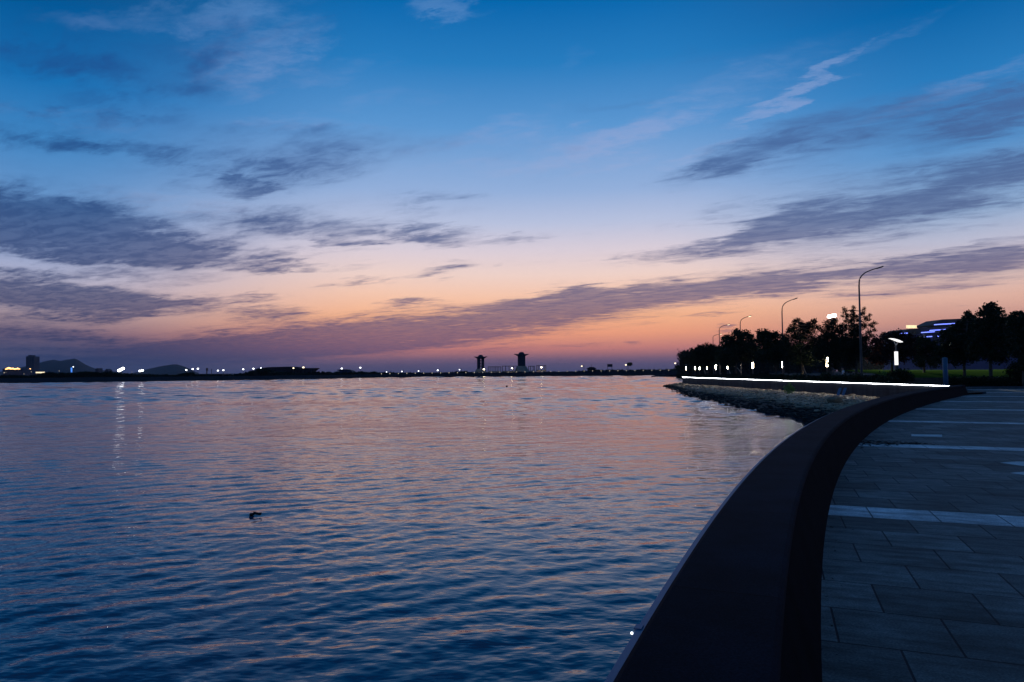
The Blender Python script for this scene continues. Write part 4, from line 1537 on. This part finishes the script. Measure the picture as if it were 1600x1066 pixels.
# distant town lights at the left
for u, v, s, m_, lab in ((6.5, 582.5, 2.4, 'lampd', 'yellowish town light below the amber-lit building, brightest'), (9.5, 582, 1.4, 'lampd', 'small town light right beside the brightest yellowish one'),
                         (37.5, 584.5, 1.8, 'lampd', 'faint town light below the tower block'), (49, 581.2, 2.2, 'lampd', 'town light just right of the tower block foot'),
                         (92.5, 579.7, 1.8, 'lampd', 'faint town light on the middle of the hill'), (84.5, 591, 1.6, 'lampd', 'faint light low on the shore under the hill'),
                         (50.5, 593, 2.0, 'lampw', 'small white light at the water edge, left of a pair'), (55.7, 593, 2.2, 'lampw', 'small white light at the water edge, right of a pair'),
                         (123, 592, 2.2, 'lampw', 'single white light at the water edge under the hill'), (162, 588.7, 1.5, 'lampd', 'faint yellow light among the dark bushes'),
                         (178.5, 585.7, 2.4, 'lampd', 'town light below the slanted floodlights, left of two'), (183, 586, 2.6, 'lampw', 'town light below the slanted floodlights, right of two'),
                         (203, 585, 1.8, 'lampd', 'faint town light between the two floodlight clusters'), (206, 581.5, 1.6, 'lampd', 'faint upper town light between the two floodlight clusters'),
                         (202, 588, 1.4, 'lampd', 'faint lower town light between the two floodlight clusters'), (223, 590.3, 2.0, 'lampd', 'pinkish town light below the right floodlight cluster'),
                         (252, 590.5, 1.9, 'lampw', 'small white shore light under the right hill, left of a pair'), (256, 590.5, 1.9, 'lampw', 'small white shore light under the right hill, right of a pair'),
                         (114.5, 573.3, 3.0, 'lampw', 'white light at the head of the blue light pole'), (564, 582.5, 2.4, 'lampd', 'dim lamp low in front of the tall lamp pole right of the arched shed'),
                         (450.5, 583.6, 2.0, 'lampd', 'dim light low on the dark terminal front'), (472, 587.3, 2.2, 'lampd', 'dim light low beneath the bright terminal lamp')):
    far_lamp(u, v, lab, s, m_, Y=shore_y(u) + 8 if v > 588 else None, group='small lights on the far shore', foot=shore_top(u) + 3)

# slanted floodlight clusters
def flood_cluster(px, label, r):
    u0 = sum(q[0] for q in px) / len(px)
    Y = shore_y(u0) + 40
    b = at_y(u0, shore_top(u0), Y)
    root = thing('floodlight_mast', label, 'floodlight', b, 'floodlight clusters on the far shore')
    tops = [at_y(u, v, Y) - b for u, v in px]
    MB().tube([(0, 0, -1), (0, 0, max(t.z for t in tops))], [.25, .15], 6).build('mast', 'metal', root)
    MB().tube([tops[0], tops[-1]], .10, 5).build('crossbar', 'metal', root)
    for t in tops:
        MB().blob(t + Vector((0, -.2, 0)), (r, r * .5, r * .85), 0, 0, 10, 8).build('lamp_head', 'lampb', root, smooth=True)


flood_cluster([(186.5, 579), (189.5, 577.6), (192.5, 576)], 'bright slanted bank of white floodlights left of the small hill', .62)
flood_cluster([(219, 579.8), (223, 579.0)], 'pair of white floodlights by the foot of the small hill', .42)

# row of low lights along the breakwater
proto = None
for i in range(36):
    u = 596 + i * 13.2
    Y = shore_y(u) + 1.5
    q = at_y(u, shore_top(u) + .9, Y)
    if proto is None:
        proto = thing('bollard_light', 'tiny warm light in the row along the breakwater top', 'bollard light', q, 'row of low lights on the breakwater')
        MB().box((0, 0, -.2), (.25, .25, 1.0)).build('post', 'metal', proto)
        MB().box((0, 0, .5), (.26, .26, .36)).build('lens', 'lampd', proto)
    else:
        copy_thing(proto, q)

# skyscraper and other lit structures in the distance
Yt = 1500


def fx(u, v, Y):
    q = at_y(u, v, Y)
    return (q.x, q.z)


def fslab(px, Y, d, name, material, par):
    return MB().prism([fx(u, v, Y) for u, v in px][::-1], Y, Y + d).build(name, material, par)


root = thing('tower_block', 'dark high-rise tower standing alone left of the hill', 'building')
fslab([(40.5, 557), (40.5, 590), (53, 590), (53, 557)], Yt, 18, 'wall', 'build', root)
fslab([(44, 555), (44, 557.2), (49.5, 557.2), (49.5, 555)], Yt + 3, 12, 'roof', 'build', root)
for k in range(4):
    fslab([(41.6 + k * 2.9, 559), (41.6 + k * 2.9, 574), (42.6 + k * 2.9, 574), (42.6 + k * 2.9, 559)], Yt - .3, .4, 'window', 'glass', root)
fslab([(41.5, 576.6), (41.5, 577.8), (43.5, 577.6), (43.5, 576.4)], Yt - .5, .5, 'lit_window', 'amber', root)
fslab([(44.5, 575.8), (44.5, 577.2), (47.8, 577.0), (47.8, 576.0)], Yt - .5, .5, 'lit_window', 'amber', root)

root = thing('lit_building', 'long building with amber roof lights at the far left', 'building')
fslab([(4, 577.5), (4, 592), (36, 592), (36, 577.5)], 1300, 20, 'wall', 'build', root)
fslab([(3, 577.6), (6, 575.8), (31, 575.2), (34, 577.6)], 1298, 24, 'roof', 'roof', root)
for k, (u, v, h, l_) in enumerate(((8, 576.4, 1.0, 2.2), (10.5, 574.8, 2.2, 1.6), (13, 574.2, 2.6, 2.6), (16, 575.2, 2.0, 1.6), (18.5, 575, 2.0, 2.4), (21.5, 576, 1.4, 1.8), (24, 575.6, 1.6, 1.8), (26.5, 575, 2.0, 2.0), (29, 576.2, 1.0, 2.0))):
    fslab([(u, v), (u, v + h), (u + l_, v + h), (u + l_, v)], 1297, .8, 'roof_light', 'amber', root)

root = thing('pavilion', 'small pavilion with a pale lit roof edge near the left shore', 'building')
Yp = 420
fslab([(56.5, 583), (56.5, 592), (63, 592), (63, 583)], Yp, 3, 'wall', 'build', root)
fslab([(55.8, 581.2), (55.8, 583.2), (63.6, 583.2), (63.6, 581.2)], Yp - .4, 3.8, 'roof', glow('pale_lit_roof', (1.0, .82, .5), 1.3), root)
fslab([(56.0, 583.2), (56.0, 586), (57.0, 586), (57.0, 583.2)], Yp - .3, .4, 'pillar', 'beige', root)
fslab([(62.4, 583.2), (62.4, 586), (63.4, 586), (63.4, 583.2)], Yp - .3, .4, 'pillar', 'beige', root)

root = thing('light_pole', 'tall pole glowing blue in front of the hill', 'light pole')
fslab([(110.5, 574.5), (110.5, 584), (112, 584), (112, 574.5)], 600, .8, 'blue_tube', 'cyanlite', root)
fslab([(110.8, 584), (110.8, 590), (111.7, 590), (111.7, 584)], 600.1, .6, 'pole', 'metal', root)

for px, Y, lab in (([(149, 576.5), (149, 588), (154, 588), (154, 575.5), (151, 575.5)], 1200, 'small dark block on the lower slope of the hill'),
                   ([(163, 580), (163, 588), (169, 588), (169, 578), (166, 576.5)], 1200, 'small dark gabled block right of the hill slope')):
    root = thing('house', lab, 'building')
    fslab(px, Y, 12, 'wall', 'build', root)
    c = px[0]
    fslab([(c[0] - .4, c[1] + .1), (c[0] - .4, c[1] + .8), (px[3][0] + .4, c[1] + .8), (px[3][0] + .4, c[1] + .1)], Y - .8, .7, 'roof', 'roof', root)
    fslab([(c[0] + 1, c[1] + 3), (c[0] + 1, c[1] + 4.4), (c[0] + 2.4, c[1] + 4.4), (c[0] + 2.4, c[1] + 3)], Y - .4, .3, 'window', 'glass', root)
root = thing('house', 'low dark house with a small lit sign under the hill', 'building')
fslab([(131, 582), (131, 591), (145, 591), (145, 582)], 420, 6, 'wall', 'build', root)
fslab([(130.4, 581), (130.4, 582.2), (145.6, 582.2), (145.6, 581)], 419.5, 7, 'roof', 'roof', root)
fslab([(134.5, 582.6), (134.5, 584), (140.5, 583.8), (140.5, 582.4)], 419.2, .4, 'sign', 'lampd', root)


def shed(px_wall, px_roof, label, Y, d, nwin=5, roofm='roof', name='warehouse'):
    root = thing(name, label, 'building')
    fslab(px_wall, Y, d, 'wall', 'build', root)
    fslab(px_roof, Y - .8, d + 1.6, 'roof', roofm, root)
    u0, u1 = px_wall[0][0], px_wall[2][0]
    v0 = px_wall[0][1]
    for k in range(nwin):
        u = u0 + (u1 - u0) * (k + .5) / nwin
        fslab([(u - .9, v0 + 1.6), (u - .9, v0 + 3.0), (u + .9, v0 + 3.0), (u + .9, v0 + 1.6)], Y - .35, .4, 'window', 'glass', root)
    return root


shed([(300.5, 585.6), (300.5, 593), (346.5, 593), (346.5, 585.6)], [(300, 584.6), (300, 586), (347, 586), (347, 584.6)], 'long low dark warehouse between the two pairs of floodlights', shore_y(320) + 14, 4, 8)
shed([(366, 585.5), (366, 592), (400, 592), (400, 585.5)], [(365.5, 584.2), (365.5, 585.8), (400, 585.8), (400, 584.2)], 'low flat block left of the terminal', shore_y(380) + 14, 4, 6)
Y = shore_y(445) + 22
root = thing('terminal', 'large dark terminal with an overhanging flat roof on the far shore', 'building')
fslab([(404, 576.5), (404, 594), (485, 594), (485, 577)], Y, 5, 'wall', 'build', root)
fslab([(406, 575.4), (420, 573.8), (450, 573), (472, 574), (440, 576.6), (404, 577)], Y - 1, 7, 'roof', 'roof', root)
fslab([(440, 575.2), (493, 575.2), (490, 577.4), (485, 581.5), (483, 577.2), (440, 576.8)][::-1], Y - 1.5, 7.5, 'canopy', 'roof', root)
for k in range(8):
    u = 442 + k * 5.2
    fslab([(u, 579), (u, 583), (u + 3.4, 583), (u + 3.4, 579)], Y - .3, .4, 'window', 'glass', root)
Y = shore_y(538) + 20
root = thing('arched_shed', 'blue-grey shed with an arched roof on the far shore', 'building')
arch = [(530.5, 590), (530.5, 579.5)] + [(530.5 + 19.5 * t, 579.5 - 2.0 * math.sin(math.pi * (0.25 + .75 * t))) for t in np.linspace(0.02, 1, 10)] + [(550, 590)]
fslab([(a, b) for a, b in arch][::-1], Y, 5, 'wall', 'led_shed_blue', root)
fslab([(526.5, 578), (526.5, 579), (530.6, 579.6), (541, 578), (549, 580.4), (550.6, 581), (549, 579.2), (542, 577.3), (534, 577.3)], Y - .8, 6.5, 'roof', 'roof', root)
fslab([(522, 581), (522, 591), (530.4, 591), (530.4, 580)], Y + 1, 4, 'annex', mat('lit_green_wall', (.16, .20, .14), .8, .2, .2), root)  # the green side's lit look is put into this wall colour
for k in range(3):
    fslab([(523 + k * 2.4, 583), (523 + k * 2.4, 588), (524.2 + k * 2.4, 588), (524.2 + k * 2.4, 583)], Y + .6, .3, 'column', 'build', root)
# chimney-like pole with sign drum
Y = shore_y(323) + 30
root = thing('signal_mast', 'dark mast with a thick head behind the long low warehouse', 'mast')
fslab([(322.3, 579.5), (322.3, 590), (323.5, 590), (323.5, 579.5)], Y, .4, 'pole', 'metal', root)
fslab([(321.9, 575.2), (321.9, 579.5), (324.1, 579.5), (324.1, 575.2)], Y - .1, .6, 'head', 'metal', root)
root = thing('signal_mast', 'thin dark mast right of the thick-headed mast', 'mast')
fslab([(330, 577), (330, 590), (330.7, 590), (330.7, 577)], Y, .2, 'pole', 'metal', root)
fslab([(329.6, 577), (329.6, 577.6), (331.1, 577.6), (331.1, 577)], Y - .05, .3, 'head', 'metal', root)

# twin gate towers
def gate_tower(uc, vt, vw, hw, shaft_w, vb, base_w, label, slit, bh):
    Y = shore_y(uc) + 14
    k = Y / F
    foot = at_y(uc, vb, Y)
    root = thing('gate_tower', label, 'tower', foot, 'twin towers on the breakwater')
    z = lambda v: at_y(uc, v, Y).z - foot.z
    sw = shaft_w * k / 2
    hb = z(vw + 1.0)
    zs = z(vb - bh)
    sh = MB()
    if slit:
        g = sw * .10
        sh.box((-(sw + g) / 2, 0, (zs + hb) / 2), (sw - g, sw * 1.6, hb - zs))
        sh.box(((sw + g) / 2 + sw * .1, 0, (zs + hb) / 2), (sw * .9 - g, sw * 1.6, hb - zs))
        for q in (.25, .5, .75, .97):
            sh.box((0, 0, zs + (hb - zs) * q), (g * 2.4, sw * 1.5, sw * .35))
    else:
        sh.box((0, 0, (zs + hb) / 2), (sw * 2, sw * 1.6, hb - zs))
        for q in (-.66, 0, .66):
            sh.box((q * sw, -sw * .82, (zs + hb) / 2), (sw * .12, sw * .1, (hb - zs) * .96))
    sh.build('shaft', 'build', root)
    W_ = hw * k
    zw = z(vw)
    wing = MB()
    t = .8 * k
    for s in (-1, 1):
        o = [(0, zw + t), (s * W_, zw + t * 1.6), (s * W_, zw + t * 1.0), (s * W_ * .86, zw + t * .2), (s * sw * 1.0, zw - t * 2.6), (s * sw * .9, zw - t * 3.4), (0, zw - t * 3)]
        if s < 0:
            o = o[::-1]
        n_ = MB().prism(o[::-1], -sw * .8, sw * .8)
        n_.build('wing', 'build', root)
    MB().lathe((0, 0, zw), [(sw * .78, 0), (sw * .80, (z(vt) - zw) * .35), (sw * .62, (z(vt) - zw) * .75), (sw * .3, (z(vt) - zw) * .96), (.05, z(vt) - zw)], 14).build('dome', 'build', root, smooth=True)
    bw = base_w * k / 2
    pl = MB()
    pl.add([(-bw, -bw * .6, 0), (bw, -bw * .6, 0), (bw, bw * .6, 0), (-bw, bw * .6, 0), (-sw * 1.15, -sw * .95, zs), (sw * 1.15, -sw * .95, zs), (sw * 1.15, sw * .95, zs), (-sw * 1.15, sw * .95, zs)],
           [(3, 2, 1, 0), (4, 5, 6, 7), (0, 1, 5, 4), (1, 2, 6, 5), (2, 3, 7, 6), (3, 0, 4, 7)])
    pl.build('plinth', 'beige', root)
    MB().box((0, 0, .0), (bw * 2.5, bw * 1.4, 1.0)).build('terrace', 'beige', root)
    return root


gate_tower(751, 554.5, 558.6, 10.2, 10.6, 583, 20, 'smaller winged tower on the breakwater with a slit of sky through its shaft', True, 6.5)
gate_tower(815, 550.0, 554.5, 11.8, 11.8, 582, 25, 'larger winged tower on the breakwater, right of the pair', False, 10)


def frame(us, v0, v1, label, lit=False):
    uc = (us[0] + us[-1]) / 2
    Y = shore_y(uc) + 10
    k = Y / F
    c = at_y(uc, v1, Y)
    root = thing('pergola', label, 'pergola', c)
    H = at_y(uc, v0, Y).z - c.z
    for u in us:
        x = at_y(u, v1, Y).x - c.x
        MB().box((x, -.8, H / 2), (.85 * k, .5, H)).build('post', 'metal', root)
    x0, x1 = at_y(us[0], v1, Y).x - c.x, at_y(us[-1], v1, Y).x - c.x
    MB().box(((x0 + x1) / 2, -.8, H + .2 * k), (x1 - x0 + .9 * k, .6, .8 * k)).build('beam', 'metal', root)
    MB().box(((x0 + x1) / 2, 0, .45), (x1 - x0 + 1.2 * k, 2.4, .9)).build('plinth', 'beige', root)


frame([763, 766, 769, 772, 774.5, 777, 779.5, 782.5], 573.4, 582.6, 'pergola of close-set posts right of the smaller tower')
frame([785, 790, 795.5, 802, 807.5], 572.4, 582.3, 'pergola of wide-set posts between the two towers')
frame([826, 829, 833, 835], 572.6, 581.8, 'short dark pergola right beside the larger tower')
frame([838.5, 841, 850.5, 852.8], 571.6, 580.8, 'square open frame with a lamp in it, right of the larger tower')

# low building with mast, billboard, flag mast on the breakwater
Y = shore_y(925) + 12
root = thing('pavilion', 'dark low pavilion with a mast on the breakwater left of the billboard', 'building')
fslab([(919, 576), (919, 582), (930.5, 582), (930.5, 576)], Y, 5, 'wall', 'build', root)
fslab([(917, 576.3), (920, 574.6), (930, 574.6), (932.5, 576.3)], Y - .8, 6.6, 'roof', 'roof', root)
fslab([(921, 573.6), (921, 574.7), (928.5, 574.7), (928.5, 573.6)], Y + .8, 3, 'roof', 'roof', root)
fslab([(923.6, 569.5), (923.6, 573.7), (924.1, 573.7), (924.1, 569.5)], Y + 2, .3, 'mast', 'metal', root)
for k in range(3):
    fslab([(920.4 + k * 3.4, 577.2), (920.4 + k * 3.4, 578.6), (922.4 + k * 3.4, 578.6), (922.4 + k * 3.4, 577.2)], Y - .3, .35, 'window', 'glass', root)
Y = shore_y(953) + 8
root = thing('billboard', 'dark blank billboard on posts seen from behind on the breakwater', 'billboard')
fslab([(949, 569), (949, 573.4), (957, 573.4), (957, 569)], Y, .5, 'panel', 'build', root)
fslab([(949.3, 573.4), (949.3, 581), (949.9, 581), (949.9, 573.4)], Y + .05, .3, 'post', 'metal', root)
fslab([(955.8, 573.4), (955.8, 581), (956.4, 581), (956.4, 573.4)], Y + .05, .3, 'post', 'metal', root)
Y = shore_y(980) + 16
b = at_y(980, 580, Y)
root = thing('small_tree', 'little round tree beside the lamp right of the billboard', 'tree', b)
zt = at_y(980, 570, Y).z - b.z
MB().tube([(0, 0, 0), (0, 0, zt * .6), (.3, 0, zt)], [.16, .11, .05], 6).build('trunk', 'bark', root)
c = at_y(984, 569.3, Y) - b
leaf_mesh('crown', [(c, 1.0), (c + Vector((.6, 0, .2)), .8), (c + Vector((-.7, 0, .1)), .8)], mat('yellowish_leaf', (.14, .11, .04), .8, .3, 1), root, .4, .5, 34, 6, .8, seed=4)

# dark rock spit beside the tip of the bank
mb = MB()
rnd = random.Random(4)
for k in range(60):
    t = rnd.random()
    u = 1024 + 50 * t
    q = at_z(u, 589.5 - 1.0 * t, ZW)
    s = rnd.uniform(.6, 1.5) * (.5 + .9 * t)
    mb.blob((q.x, q.y + rnd.uniform(-2, 5), ZW + rnd.uniform(0, .5) * (0.5 + t)), (s * 1.6, s * 1.3, s * .8), k, .6, 7, 5)
o = mb.build('rock_spit', 'shore')
tag(o, 'low dark spit of rocks in the water left of the bank tip', 'rocks', kind='stuff')

# ------------------------------------------------------------------ evening haze over the whole place
hm = bpy.data.materials.new('evening_haze')
hm.use_nodes = True
hm.node_tree.nodes.clear()
pv = hm.node_tree.nodes.new('ShaderNodeVolumePrincipled')
pv.inputs['Color'].default_value = (0.75, 0.82, 1.0, 1)
pv.inputs['Density'].default_value = 0.00007
pv.inputs['Anisotropy'].default_value = 0.3
ho = hm.node_tree.nodes.new('ShaderNodeOutputMaterial')
hm.node_tree.links.new(pv.outputs[0], ho.inputs['Volume'])
o = MB().box((0, 5880, 60), (18600, 12300, 138)).build('haze', hm)
tag(o, kind='stuff', label='thin blue evening haze over the water and the far shore', cat='haze')
